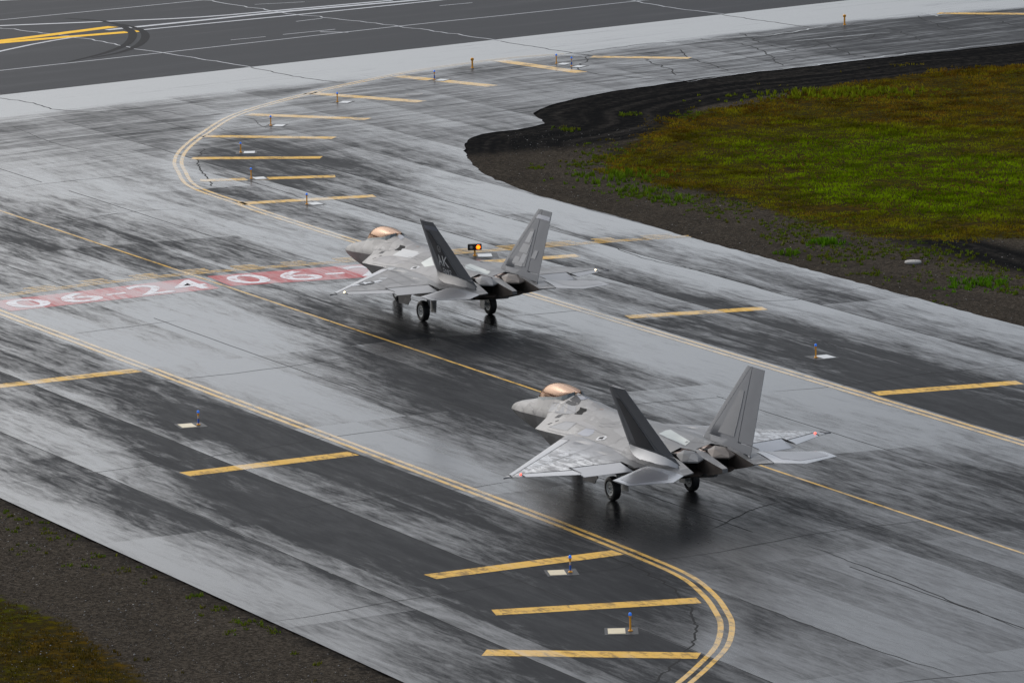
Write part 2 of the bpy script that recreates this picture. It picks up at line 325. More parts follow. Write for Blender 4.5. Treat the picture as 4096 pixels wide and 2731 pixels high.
# ground
GRASS_POLY = [D(*p) for p in [(2352, 146), (2250, 152), (2150, 163), (2050, 175), (1960, 190), (1880, 202), (1790, 222), (1700, 240), (1610, 252), (1540, 275), (1490, 300), (1440, 335), (1395, 372), (1420, 400), (1490, 418), (1600, 432), (1700, 455), (1800, 490), (1900, 520), (2000, 540), (2120, 550), (2250, 545), (2352, 545)]]
GP = [(p.x, p.y) for p in GRASS_POLY] + [(GRASS_POLY[-1].x + 60, GRASS_POLY[-1].y - 8), (GRASS_POLY[0].x + 70, GRASS_POLY[0].y + 50)]
LLP = [(p.x, p.y) for p in [D(-60, 1350), D(60, 1390), D(150, 1430), D(230, 1480), D(300, 1530), D(360, 1600), D(-60, 1640)]]
def sdist(poly, pts):                 # signed distance, positive inside
    P_ = np.asarray(pts, float); a = np.array(poly); b = np.roll(a, -1, 0); ins = np.zeros(len(P_), bool); dm = np.full(len(P_), 1e9)
    for (x1, y1), (x2, y2) in zip(a, b):
        c = ((y1 > P_[:, 1]) != (y2 > P_[:, 1])); xi = (x2 - x1) * (P_[:, 1] - y1) / ((y2 - y1) if abs(y2 - y1) > 1e-9 else 1e-9) + x1
        ins ^= c & (P_[:, 0] < xi)
        e = np.array([x2 - x1, y2 - y1]); tt = np.clip(((P_ - [x1, y1]) @ e) / (e @ e), 0, 1); dm = np.minimum(dm, np.hypot(*(P_ - ([x1, y1] + tt[:, None] * e)).T))
    return np.where(ins, dm, -dm)
PAVE2 = [(p.x, p.y) for p in pave]
def fb(p, s=1.0, o=4): return mnoise.fractal(Vector((p[0] * s, p[1] * s, .37)), 1.0, 2.0, o)
def ground_material():
    m = NT('gravel_and_soil'); c0 = m.coord()
    n1 = m.noise(c0, .35, 6, .6); n2 = m.noise(c0, 2.2, 6, .7); n3 = m.noise(c0, 16, 4, .75); n4 = m.noise(c0, 45, 2, .8)
    veg = m.attr('veg'); blk = m.attr('black')
    n5 = m.noise(c0, 6.5, 5, .75); grav = m.mix(n1, (.040, .033, .026), (.098, .080, .060)); grav = m.mix(m.ss(n5, .43, .60), m.mix(.80, grav, (.014, .012, .010)), grav); grav = m.mix(m.ss(n3, .52, .74), grav, (.155, .135, .112)); grav = m.mix(m.ss(n4, .62, .78), grav, (.24, .225, .20))
    rutn = m.n('ShaderNodeTexNoise'); m.l(m.attrv('along'), rutn.inputs['Vector']); rutn.inputs['Scale'].default_value = 1.0; rutn.inputs['Detail'].default_value = 5; rut = rutn.outputs[0]
    dark = m.mix(m.ss(m.math('ADD', m.math('MULTIPLY', rut, .45), m.math('MULTIPLY', n2, .55)), .44, .70), (.010, .010, .010), (.038, .034, .030)); dark = m.mix(m.ss(n4, .66, .82), dark, (.09, .085, .08))
    c = m.mix(m.ss(m.math('ADD', blk, m.math('MULTIPLY', m.math('SUBTRACT', n2, .5), .5)), .35, .65), grav, dark)
    vegc = m.mix(m.ss(m.noise(c0, .12, 3), .35, .65), (.075, .045, .006), (.058, .062, .003)); vegc = m.mix(m.ss(n2, .45, .62), (.030, .024, .010), vegc)
    c = m.mix(m.ss(m.math('ADD', veg, m.math('MULTIPLY', m.math('SUBTRACT', n2, .5), .7)), .35, .65), c, vegc)
    c = m.mix(.12, c, (0.0, 0.0, 0.0)); m.P(Base_Color=c, Roughness=.9, Specular_IOR_Level=0.0); m.bump(m.math('ADD', n3, m.math('MULTIPLY', n4, .5)), .03, .7); return m.m
M_GROUND = ground_material()
def make_ground():
    xs = [-4000, -800, -120, -60] + list(np.arange(-40, 60, 1.0)) + [70, 120, 800, 4000]; ys = [-4000, -600, 0, 120, 170] + list(np.arange(180, 372, 1.0)) + [380, 420, 700, 1500, 5000]
    pts = np.array([[x, y] for y in ys for x in xs]); nx = len(xs)
    dp = sdist(PAVE2, pts); dg = sdist(GP, pts); dl = sdist(LLP, pts)
    vs = []
    for (x, y), a in zip(pts, dp):
        off = max(0.0, -a); z = -.035 - .02 * min(1, off) + (.05 * fb((x, y), .25) + .02 * fb((x, y), 1.1) if off > .8 else 0.0)
        if a > .5: z = -.12
        vs.append((x, y, min(z, .08)))
    f = [(j * nx + i, j * nx + i + 1, (j + 1) * nx + i + 1, (j + 1) * nx + i) for j in range(len(ys) - 1) for i in range(nx - 1)]
    o = mesh('ground', vs, f, M_GROUND, smooth=60); o['kind'] = 'structure'
    veg = np.clip(.5 + np.maximum(dg / 3.0, dl / 2.5), 0, 1)
    t = pts @ np.array([TD.x, TD.y]); n = pts @ np.array([TN.x, TN.y])
    far = np.clip((t - 285) / 12, 0, 1) * np.clip(1 - (-dp - 7.5) / 2.0, 0, 1)                       # tar-black millings along the curve
    edge = np.where(n > -90, np.clip(1 - (-dp) / 2.6, 0, 1) * .55, np.clip(1 - (-dp - 3.0) / 4.0, 0, 1) * .42)
    band = np.exp(-(((-dp) - 9.5) / 3.0) ** 2) * (n < -120) * .75 * np.clip((300 - t) / 12, 0, 1)
    blk = np.maximum(np.maximum(far, edge), band)
    for nm, arr in (('veg', veg), ('black', blk)):
        a = o.data.attributes.new(nm, 'FLOAT', 'POINT'); a.data.foreach_set('value', arr.astype(np.float32))
    uv = np.c_[np.hypot(pts[:, 0] * .05, pts[:, 1] * .05) , -dp * 1.1 + .35 * np.sin(pts[:, 0] * .35 + pts[:, 1] * .21), np.zeros(len(pts))]; a = o.data.attributes.new('along', 'FLOAT_VECTOR', 'POINT'); a.data.foreach_set('vector', uv.astype(np.float32).ravel())
    return o
ground = make_ground()

# ------------------------------------------------------------------ painted markings, joints and cracks (parts of the pavement)
def strip_mesh(name, path, width, mat, parent, z=.005, wet=True, taper=False):
    v = []; f = []
    for i, p in enumerate(path):
        d = (path[min(i + 1, len(path) - 1)] - path[max(i - 1, 0)]); d.z = 0; d.normalize(); s = Vector((-d.y, d.x, 0))
        wd = width * (1 if not taper else max(.15, math.sin(math.pi * (i + .4) / len(path)) ** .5))
        v += [p + s * wd / 2 + Vector((0, 0, z - p.z)), p - s * wd / 2 + Vector((0, 0, z - p.z))]
        if i: f.append((2 * i - 2, 2 * i - 1, 2 * i + 1, 2 * i))
    o = mesh(name, v, f, mat, parent)
    if o.data.polygons[0].normal.z < 0: o.data.flip_normals()
    if wet: put_wet(o)
    return o
def offset(path, dlt):
    o = []
    for i, p in enumerate(path):
        d = (path[min(i + 1, len(path) - 1)] - path[max(i - 1, 0)]); d.z = 0; d.normalize(); o.append(p + Vector((-d.y, d.x, 0)) * dlt)
    return o
def dens(a, b, st=1.0):
    n = max(2, int((b - a).length / st) + 1); return [a.lerp(b, i / (n - 1)) for i in range(n)]
lowpath = dens(TW(345, N_L), TW(196, N_L), 1.0)[:-1] + catmull([TW(196, N_L)] + LOWCURVE + [Z(8, 640, 900), Z(8, 420, 1080)], .5)
toppath = dens(TW(140, N_R), TW(267, N_R), 1.0)[:-1] + catmull(TOPCURVE, .5)
for pth in (lowpath, toppath):
    for dl in (-.19, .19): strip_mesh('edge_line', offset(pth, dl), .2, M_YEL, taxiway)
strip_mesh('centre_line', dens(TW(140, N_C), TW(345, N_C), 1.0), .13, M_YEL, taxiway)
for (a, b) in [((1143, 139), (1335, 167)), ((912, 175), (1132, 198)), ((708, 214), (968, 234)), ((568, 263), (845, 274)), ((468, 313), (768, 317)), ((440, 364), (738, 362)), ((460, 415), (770, 405)), ((548, 468), (860, 450)), ((1080, 604), (1327, 587)), ((1440, 728), (1757, 708)), ((2010, 904), (2342, 878)), ((1358, 131), (1585, 134)), ((2155, 31), (2420, 33)), ((-60, 893), (316, 850)), ((424, 1089), (812, 1041)), ((988, 1324), (1420, 1268)), ((1134, 1406), (1605, 1378)), ((1112, 1498), (1606, 1505))]:
    strip_mesh('shoulder_stripe', dens(D(*a), D(*b), .8), .95, M_YEL, taxiway)
# holding position line: two solid, two broken
hp = catmull([Z(3, -80, 580), Z(3, 0, 570), Z(3, 400, 518), Z(3, 850, 470), Z(3, 1250, 437), Z(3, 1640, 408), Z(4, 150, 343), Z(4, 480, 318), Z(4, 808, 297)], .6)
for k in range(2): strip_mesh('holding_line', offset(hp, -.1 - .42 * k), .2, M_YEL, taxiway, .0062)
for k in range(2):
    q = offset(hp, .34 + .42 * k)
    for i in range(0, len(q) - 3, 4): strip_mesh('holding_dash', q[i:i + 3], .2, M_YEL, taxiway, .0062)
# red surface signs
def panel(TL, TR, BR, BL, cells):
    def B(a, b, z=0):
        p = TL.lerp(TR, a).lerp(BL.lerp(BR, a), b); return Vector((p.x, p.y, z))
    nx, ny = 14, 5
    v = [B(i / nx, j / ny, .0045) for j in range(ny + 1) for i in range(nx + 1)]
    f = [(j * (nx + 1) + i, (j + 1) * (nx + 1) + i, (j + 1) * (nx + 1) + i + 1, j * (nx + 1) + i + 1) for j in range(ny) for i in range(nx)]
    o = mesh('red_sign_panel', v, f, M_RED, taxiway); put_wet(o)
    for ch, a0, a1 in cells:
        cu = bpy.data.curves.new('digit', 'FONT'); cu.body = ch; cu.resolution_u = 4; cu.offset = .012
        to = bpy.data.objects.new('digit', cu); COL.objects.link(to); dg = bpy.context.evaluated_depsgraph_get(); me = bpy.data.meshes.new_from_object(to.evaluated_get(dg)); bpy.data.objects.remove(to)
        co = [v_.co.copy() for v_ in me.vertices]; x0, x1 = min(c.x for c in co), max(c.x for c in co); y0, y1 = min(c.y for c in co), max(c.y for c in co)
        b0, b1 = (.10, .90) if ch != '-' else (.50, .60)
        for v_ in me.vertices:
            q = B(a0 + (a1 - a0) * (v_.co.x - x0) / (x1 - x0), b1 + (b0 - b1) * (v_.co.y - y0) / (y1 - y0), .0090); v_.co = q
        me.materials.append(M_WHT); me.update()
        if me.polygons and me.polygons[0].normal.z < 0: me.flip_normals()
        d_ = link(bpy.data.objects.new('painted_digit', me), taxiway); put_wet(d_)
CELLS = [('0', .05, .235), ('6', .29, .475), ('-', .51, .60), ('2', .64, .80), ('4', .83, .985)]
panel(Z(3, -68, 604), Z(3, 890, 492), Z(3, 1010, 540), Z(3, 50, 645), CELLS)
panel(Z(3, 950, 485), TW(258.2, -114.0), TW(253.9, -113.8), Z(3, 1060, 530), CELLS)

rng = random.Random(7)
def wob(pts, amp, st=.5, seed=0):
    o = []
    for p in catmull([Vector(p) for p in pts], st):
        o.append(Vector((p.x + amp * mnoise.noise(Vector((p.x * .9, p.y * .9, seed))) + amp * .5 * mnoise.noise(Vector((p.x * 3, p.y * 3, seed + 5))), p.y + amp * mnoise.noise(Vector((p.x * .9, p.y * .9, seed + 9))), 0)))
    return o
# longitudinal paving joints
for nn in (-81.4, -86.5, -97.4, -109.3, -119.45, -124.0):
    seg = 140
    while seg < 318:
        L = rng.uniform(14, 34); a, b = seg, min(318, seg + L)
        strip_mesh('paving_joint', wob([TW(a, nn), TW((a + b) / 2, nn + rng.uniform(-.06, .06)), TW(b, nn)], .03, 1.2, nn), rng.uniform(.035, .06), M_CRACK, taxiway, .0032, wet=False)
        seg = b + (rng.uniform(2, 9) if nn in (-97.4, -109.3) else .3)
# transverse cracks traced from the photograph
CR_ = [
 [Z(7, 1250, 500), Z(7, 1500, 465), Z(7, 1800, 410), Z(7, 2100, 365), Z(7, 2352, 325)], [Z(8, 0, 325), Z(8, 150, 290), Z(8, 300, 277), Z(8, 470, 262), Z(8, 600, 225), Z(8, 800, 205), Z(8, 1100, 155), Z(8, 1400, 98), Z(8, 1880, 40), Z(8, 2352, 0)],
 [Z(5, -40, 660), Z(5, 400, 605), Z(5, 950, 530), Z(5, 1420, 455), Z(5, 1530, 437), Z(5, 2050, 372), Z(5, 2352, 345)], [Z(7, 1320, -10 + 784 - 784), Z(5, 1500, 745), Z(5, 2090, 680), Z(5, 2352, 640)],
 [Z(5, 0, 237), Z(5, 300, 200), Z(5, 730, 180), Z(5, 1200, 130), Z(5, 1850, 35)], [Z(3, 330, 750), Z(3, 600, 715), Z(3, 810, 688)],
 [Z(4, 500, 625), Z(4, 870, 605), Z(4, 1310, 592), Z(4, 1480, 560), Z(4, 1640, 532)], [Z(6, 1180, 230), Z(6, 1490, 205), Z(6, 1800, 160), Z(6, 2100, 130), Z(6, 2352, 105)], [Z(6, 450, 300), Z(6, 700, 275), Z(6, 980, 255)],
 [Z(1, 900, 535), Z(1, 1150, 545), Z(1, 1240, 590), Z(1, 1640, 603), Z(1, 2190, 612)], [Z(1, 40, 575), Z(1, 240, 655), Z(1, 450, 705)], [Z(1, 960, 575), Z(1, 1240, 670), Z(1, 1450, 760)], [Z(1, 500, 490), Z(1, 700, 505), Z(1, 900, 540)],
 [Z(3, 0, 85), Z(3, 400, 40), Z(3, 850, 5)], [Z(3, 100, 270), Z(3, 300, 235), Z(3, 610, 188), Z(3, 870, 175)], [Z(5, 1440, 155), Z(5, 1600, 200), Z(5, 1900, 310)], [Z(5, 2010, 270), Z(5, 2150, 310), Z(5, 2260, 350)],
 [Z(3, 990, 0), Z(3, 1300, 95), Z(3, 1500, 165)], [Z(4, 330, 640), Z(4, 0, 668)], [Z(4, 0, 200), Z(4, 350, 310), Z(4, 600, 400), Z(4, 900, 470), Z(4, 1310, 590)], [Z(8, 1000, 380), Z(8, 1300, 495), Z(8, 1700, 640), Z(8, 2040, 745)], [Z(8, 1750, 784), Z(8, 2100, 745), Z(8, 2352, 725)],
 [Z(8, 1350, 150), Z(8, 1700, 280), Z(8, 2000, 400), Z(8, 2352, 540)], [Z(6, 920, 860), Z(6, 1115, 770), Z(6, 1300, 720)],
]
for i, c in enumerate(CR_): strip_mesh('crack', wob(c, .10, .35, i * 3.1), .05, M_CRACK, taxiway, .0038 + .00005 * i, wet=False, taper=True)
# jagged seal edge inside the curves
for src, sgn in ((LOWCURVE, 1), (TOPCURVE[3:7], 1)):
    pth = offset(catmull(src, .3), -1.0 if src is LOWCURVE else -1.05)
    strip_mesh('crack', wob([p for p in pth[::2]], .22, .25, 40), .08, M_CRACK, taxiway, .0036, wet=False)
# block cracking of the old pavement by the runway
lines = [[Z(2, 365, 255), Z(2, 330, 330), Z(2, 800, 375)], [Z(2, 250, 250), Z(2, 650, 200), Z(2, 1000, 190), Z(2, 1330, 145), Z(2, 1520, 115)], [Z(2, 440, 300), Z(2, 900, 290), Z(2, 1300, 230), Z(2, 1700, 160), Z(2, 2352, 110)], [Z(2, 560, 335), Z(2, 1000, 320), Z(2, 1560, 230), Z(2, 2000, 190), Z(2, 2352, 150)], [Z(2, 1050, 155), Z(2, 1150, 200), Z(2, 1300, 235)], [Z(2, 870, 180), Z(2, 1100, 215), Z(2, 1250, 300)], [Z(2, 1380, 185), Z(2, 1560, 250), Z(2, 1620, 265)], [Z(2, 1600, 120), Z(2, 1760, 140), Z(2, 1900, 190), Z(2, 2080, 215)], [Z(2, 1850, 75), Z(2, 2000, 130), Z(2, 2200, 150)], [Z(2, 1750, 95), Z(2, 2100, 70), Z(2, 2352, 40)], [Z(2, 780, 230), Z(2, 800, 260), Z(2, 1000, 325)], [Z(2, 2100, 60), Z(2, 2250, 100), Z(2, 2352, 130)], [Z(2, 600, 270), Z(2, 700, 310), Z(2, 760, 345)], [Z(2, 1200, 200), Z(2, 1330, 190), Z(2, 1560, 195), Z(2, 1690, 155)]]
for i, c in enumerate(lines): strip_mesh('crack', wob(c, .35, .5, 60 + i * 2.3), .085, M_CRACK, taxiway, .0040 + .00005 * i, wet=False)
for i, c in enumerate([[Z(2, 860, 180), Z(2, 1150, 165), Z(2, 1330, 140), Z(2, 1450, 118)], [Z(2, 1300, 190), Z(2, 1500, 170), Z(2, 1730, 150)], [Z(2, 800, 378), Z(2, 1050, 340), Z(2, 1400, 300), Z(2, 1800, 250), Z(2, 2352, 190)], [Z(2, 90, 270), Z(2, 230, 255), Z(2, 370, 262)], [Z(2, 1880, 62), Z(2, 1960, 75)], [Z(3, 395, 205), Z(3, 600, 190)]]):
    strip_mesh('wet_crack', wob(c, .25, .4, 90 + i), .16, M_WCRACK, taxiway, .0050 + .00005 * i, wet=False, taper=True)
# runway lines
def rline(name, pts, wd, mat, z=.008, **k): return strip_mesh(name, catmull(pts, 2.0), wd, mat, runway, z, wet=False, **k)
rline('runway_joint', [Z(1, -60, 332), Z(1, 750, 243), Z(1, 1830, 122), Z(2, 0, 68), Z(2, 640, -1)], .16, M_RWHITE)  # pale colour stands in for sky reflected in the water-filled joint
rline('runway_joint', [Z(1, -60, 99), Z(1, 450, 50), Z(1, 960, -1)], .16, M_RWHITE)
rline('runway_joint', [Z(1, -60, 5), Z(1, 120, -2)], .5, M_RWHITE)
rline('runway_stripe', [Z(1, 490, 139), Z(1, 1000, 87), Z(1, 1340, 52), Z(1, 1980, -4)], .6, M_RWHITE)
rline('runway_stripe', [Z(1, 640, 140), Z(1, 1100, 95), Z(1, 1500, 56), Z(1, 2060, -2)], .35, M_RWHITE, .0084)
rline('runway_stripe', [Z(1, -40, 121), Z(1, 460, 101), Z(1, 920, 80), Z(1, 1340, 44), Z(1, 1800, 3)], .45, M_RWHITE, .0088)
rline('runway_stripe', [Z(1, -40, 246), Z(1, 150, 205), Z(1, 330, 174), Z(1, 520, 152)], .3, M_RWHITE, .0092)
rline('runway_scratch', [Z(1, 1170, 22), Z(1, 1400, 10)], .12, M_RWHITE); rline('runway_scratch', [Z(1, 1300, 160), Z(1, 1540, 136)], .14, M_RWHITE); rline('runway_scratch', [Z(1, 1470, 148), Z(1, 1600, 150)], .2, M_RWHITE, .0084); rline('runway_scratch', [Z(1, 1060, 185), Z(1, 1220, 170)], .12, M_RWHITE); rline('runway_scratch', [Z(1, 2020, 28), Z(1, 2170, 14)], .14, M_RWHITE); rline('runway_scratch', [Z(1, 1360, 100), Z(1, 1480, 86)], .12, M_RWHITE)
for i, c in enumerate([[Z(1, -20, 128), Z(1, 240, 158), Z(1, 470, 192), Z(1, 630, 225), Z(1, 950, 275), Z(1, 1150, 308)], [Z(1, 930, 0), Z(1, 1240, 50), Z(1, 1340, 65), Z(1, 1830, 122), Z(1, 2300, 188)], [Z(2, 520, 0), Z(2, 760, 40), Z(2, 960, 65)]]):
    strip_mesh('runway_crack', wob(c, .35, .8, 120 + i), .12, M_RWHITE, runway, .0096, wet=False)
for i, c in enumerate([[Z(1, 1150, 310), Z(1, 1350, 350), Z(1, 1580, 383)], [Z(1, 0, 450), Z(1, 150, 475), Z(1, 270, 505), Z(1, 520, 520)], [Z(2, 960, 68), Z(2, 1180, 100), Z(2, 1390, 130)], [Z(1, 2300, 190), Z(2, 60, 210), Z(2, 370, 258)]]):
    strip_mesh('crack', wob(c, .25, .6, 140 + i), .09, M_CRACK, taxiway, .0046, wet=False)
rline('runway_yellow_line', [Z(1, -60, 196), Z(1, 100, 178), Z(1, 520, 124)], 1.0, M_RYEL, .0100); rline('runway_yellow_line', [Z(1, -60, 203), Z(1, 200, 180), Z(1, 585, 149)], 1.0, M_RYEL, .0104); rline('runway_yellow_line', [Z(1, 603, 147), Z(1, 638, 144)], 1.0, M_RYEL, .0104)
for c in ([Z(1, 300, 85), Z(1, 480, 100), Z(1, 575, 128), Z(1, 610, 160), Z(1, 580, 205), Z(1, 480, 245), Z(1, 300, 290)], [Z(1, 560, 112), Z(1, 645, 138), Z(1, 668, 172), Z(1, 630, 212), Z(1, 540, 245), Z(1, 420, 268)]):
    strip_mesh('tyre_mark', catmull(c, .6), .55, M_SKID, runway, .0115, wet=False, taper=True)

# ------------------------------------------------------------------ the fighter jets
def skin_material(name, tone, wetlo, wethi, seed):
    m = NT(name); c0 = m.coord(loc=(seed, seed * .7, 0))
    n1 = m.noise(c0, .9, 5, .6, .5); n2 = m.noise(c0, 3.5, 5, .65); st = m.coord((.5, 2.6, 2.0), loc=(seed, 0, 0)); n3 = m.noise(st, 1.6, 5, .6, .4)
    vo = m.n('ShaderNodeTexVoronoi', distance='CHEBYCHEV'); m.l(m.coord((.9, 1.25, 1.0), loc=(seed * 2, 0, 0), rot=.15), vo.inputs['Vector']); vo.inputs['Scale'].default_value = 1.1; vo.inputs['Randomness'].default_value = .85
    sx = m.n('ShaderNodeSeparateColor'); m.l(vo.outputs['Color'], sx.inputs[0])
    patch = m.math('ADD', m.math('MULTIPLY', m.ss(sx.outputs[0], .2, .8), .5), m.math('MULTIPLY', n1, .5))
    c = m.mix(m.ss(patch, .25, .8), tuple(x * .78 for x in tone), tuple(x * 1.24 for x in tone))
    c = m.mix(m.math('MULTIPLY', m.ss(n2, .5, .75), .35), c, tuple(a * b for a, b in zip(tone, (.72, .66, .60))))
    c = m.mix(m.math('MULTIPLY', m.ss(n3, .58, .75), .3), c, tuple(a * b for a, b in zip(tone, (1.3, 1.32, 1.4))))
    film = m.ss(m.math('ADD', m.math('MULTIPLY', m.noise(m.coord((.75, 2.2, 1.5), loc=(seed, 3, 0)), 1.7, 6, .70, 1.2), .85), m.math('MULTIPLY', n3, .15)), wetlo, wethi)
    if name == 'jet_wing_rain_beaded':
        ab = m.n('ShaderNodeSeparateXYZ'); m.l(m.coord(), ab.inputs[0]); film = m.math('MULTIPLY', film, m.ss(m.math('ABSOLUTE', ab.outputs[1]), 2.3, 3.6))
    m.P(Base_Color=c, Metallic=.15, Roughness=m.mix(film, .48, .24, 'FLOAT'), Specular_IOR_Level=m.mix(film, .32, .5, 'FLOAT'), Coat_Weight=m.mix(film, .03, .55, 'FLOAT'), Coat_Roughness=.07, Coat_IOR=1.33)
    m.bump(n2, .004, .25)
    return m.m
M_SKIN = {0: skin_material('jet_skin_damp_grey', (0.13, 0.127, 0.124), .56, .74, 3.1), 1: skin_material('jet_skin_worn_grey', (0.127, 0.123, 0.12), .66, .82, 8.7)}
M_WING = {0: skin_material('jet_wing_rain_beaded', (0.13, 0.129, 0.131), .42, .58, 5.5), 1: skin_material('jet_wing_grey', (0.12, 0.118, 0.116), .66, .82, 1.3)}
M_EDGE = simple('leading_edge_light_grey', (.24, .245, .255), .38, .25, .5, .12, 2.5)
M_FIN = simple('fin_dark_grey', (.105, .109, .117), .6, .0, .2, .14, 1.4)
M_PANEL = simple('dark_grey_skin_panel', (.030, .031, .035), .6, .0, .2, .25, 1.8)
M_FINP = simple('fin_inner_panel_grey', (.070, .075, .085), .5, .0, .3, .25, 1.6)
M_DARKP = simple('darker_skin_patch', (.125, .122, .125), .5, .1, .4, .15, 2)
M_EDGE2 = simple('mid_grey_fin_patch', (.145, .148, .155), .5, 0, .3, .12, 2)
M_FRAME = simple('canopy_frame_green_grey', (.075, .092, .097), .45, .2, .5, .12, 4)
M_BURNT = simple('heat_stained_metal', (.115, .095, .08), .52, .35, .5, .45, 2.6)
M_BRONZE = simple('copper_brown_heat_shield', (.13, .085, .065), .45, .6, .5, .35, 4)
M_NOZIN = simple('sooty_nozzle_liner', (.055, .042, .034), .55, .5, .4, .5, 3)
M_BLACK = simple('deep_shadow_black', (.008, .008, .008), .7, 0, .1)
M_LIGHTP = simple('pale_replacement_panel', (.20, .208, .212), .40, .15, .5, .15, 2)
M_GREENP = simple('pale_green_grey_panel', (.23, .25, .225), .30, .2, .5, .2, 2)
M_TYRE = simple('tyre_rubber', (.016, .016, .017), .55, 0, .3, .3, 12)
M_RIM = simple('white_painted_wheel', (.50, .51, .50), .4, .1, .5, .2, 9)
M_HUB = simple('dark_hub_metal', (.07, .07, .07), .4, .7)
M_STRUT = simple('white_gear_leg', (.42, .42, .41), .4, .2, .5, .2, 8)
M_DECAL = simple('pale_grey_marking', (.46, .47, .48), .5, 0, .4, .12, 5)
M_DECAL2 = simple('faint_grey_marking', (.15, .155, .165), .5, 0, .4, .15, 5)
M_BLUE = simple('muted_blue_grey_band', (.085, .10, .135), .45, .1, .5, .15, 3)
M_STABP = {0: simple('stabilator_panel_grey', (.13, .13, .14), .30, .25, .5, .3, 1.2), 1: simple('stabilator_panel_light', (.155, .152, .155), .42, .25, .5, .2, 1.2)}
M_CTRL = {0: simple('wet_control_surface_grey', (.205, .21, .222), .24, .15, .5, .18, 1.3), 1: simple('control_surface_grey', (.185, .186, .190), .40, .15, .45, .14, 1.3)}
M_SEAT = simple('seat_fabric', (.03, .032, .03), .8)
def canopy_material():
    m = NT('gold_tinted_canopy'); t = m.t; t.nodes.remove(m.p)
    lw = m.n('ShaderNodeLayerWeight'); lw.inputs['Blend'].default_value = .32
    gl = m.n('ShaderNodeBsdfGlossy'); gl.inputs['Color'].default_value = (.52, .385, .30, 1); gl.inputs['Roughness'].default_value = .06
    tr = m.n('ShaderNodeBsdfTransparent'); tr.inputs['Color'].default_value = (.86, .56, .36, 1)
    df = m.n('ShaderNodeBsdfDiffuse'); df.inputs['Color'].default_value = (.36, .20, .14, 1)
    a = m.n('ShaderNodeMixShader'); a.inputs[0].default_value = .30; m.l(tr.outputs[0], a.inputs[1]); m.l(df.outputs[0], a.inputs[2])
    b = m.n('ShaderNodeMixShader'); f = m.ss(lw.outputs['Facing'], 0.15, .98, .14, .88); m.l(f, b.inputs[0]); m.l(a.outputs[0], b.inputs[1]); m.l(gl.outputs[0], b.inputs[2]); m.l(b.outputs[0], m.out.inputs[0])
    return m.m
M_CANOPY = canopy_material()
def emis(name, col, st):
    m = NT(name); m.P(Base_Color=col, Emission_Color=(*col, 1), Emission_Strength=st, Roughness=.3); return m.m

def J(s, y, z): return Vector((-s, y, z))
def LE(y): return 8.25 + (y - 1.68) * .9765
def TE(y):
    if y < 4.41: return 14.96 + (4.41 - y) * .322
    if y < 6.25: return 14.96 + (y - 4.41) / 1.84 * (13.55 - 14.96)
    return 13.55 + (y - 6.25) / .55 * (13.29 - 13.55)
def hinge(y):
    if y <= 4.415: return 14.50 + (y - 2.62) / (4.39 - 2.62) * (13.88 - 14.50)
    return 14.22 + (y - 4.44) / (6.1 - 4.44) * (13.22 - 14.22)
def lefl(y): return LE(y) + .80 - .105 * (y - 2.3)
def prof(c): c = min(1, max(0, c)); return math.sin(math.pi * c ** .72) ** .8 if 0 < c < 1 else 0.0
def wing_z(s, y, up):
    le, te = LE(y), TE(y); c = (s - le) / max(.02, te - le); t = .27 - .225 * (y - 1.6) / 5.2; zc = 2.005 - .049 * (y - 1.7)
    return zc + (t * .55 * prof(c) + .006 if up else -t * .45 * prof(c) - .006)
def surf(name, rows, zf, mat, parent, nc=10, side=1, droop=0.0):
    """rows: (y, s_front, s_back) ; closed slab between upper and lower skin"""
    v = []; f = []; nr = len(rows)
    for up in (1, 0):
        for (y, a, b) in rows:
            for k in range(nc + 1):
                u = .5 - .5 * math.cos(math.pi * k / nc); s = a + (b - a) * u; z = zf(s, y, up)
                if droop: z -= (s - a) * droop
                v.append(J(s, side * y, z))
    o = nr * (nc + 1)
    for i in range(nr - 1):
        for k in range(nc):
            q = (i * (nc + 1) + k, i * (nc + 1) + k + 1, (i + 1) * (nc + 1) + k + 1, (i + 1) * (nc + 1) + k); f.append(q); f.append(tuple(o + x for x in q[::-1]))
        for k in (0, nc): f.append((i * (nc + 1) + k, (i + 1) * (nc + 1) + k, o + (i + 1) * (nc + 1) + k, o + i * (nc + 1) + k))
    for i in (0, nr - 1):
        for k in range(nc): f.append((i * (nc + 1) + k, i * (nc + 1) + k + 1, o + i * (nc + 1) + k + 1, o + i * (nc + 1) + k))
    ob = mesh(name, v, f, mat, parent, 40); fixn(ob); ob.data.set_sharp_from_angle(angle=R(40)); return ob
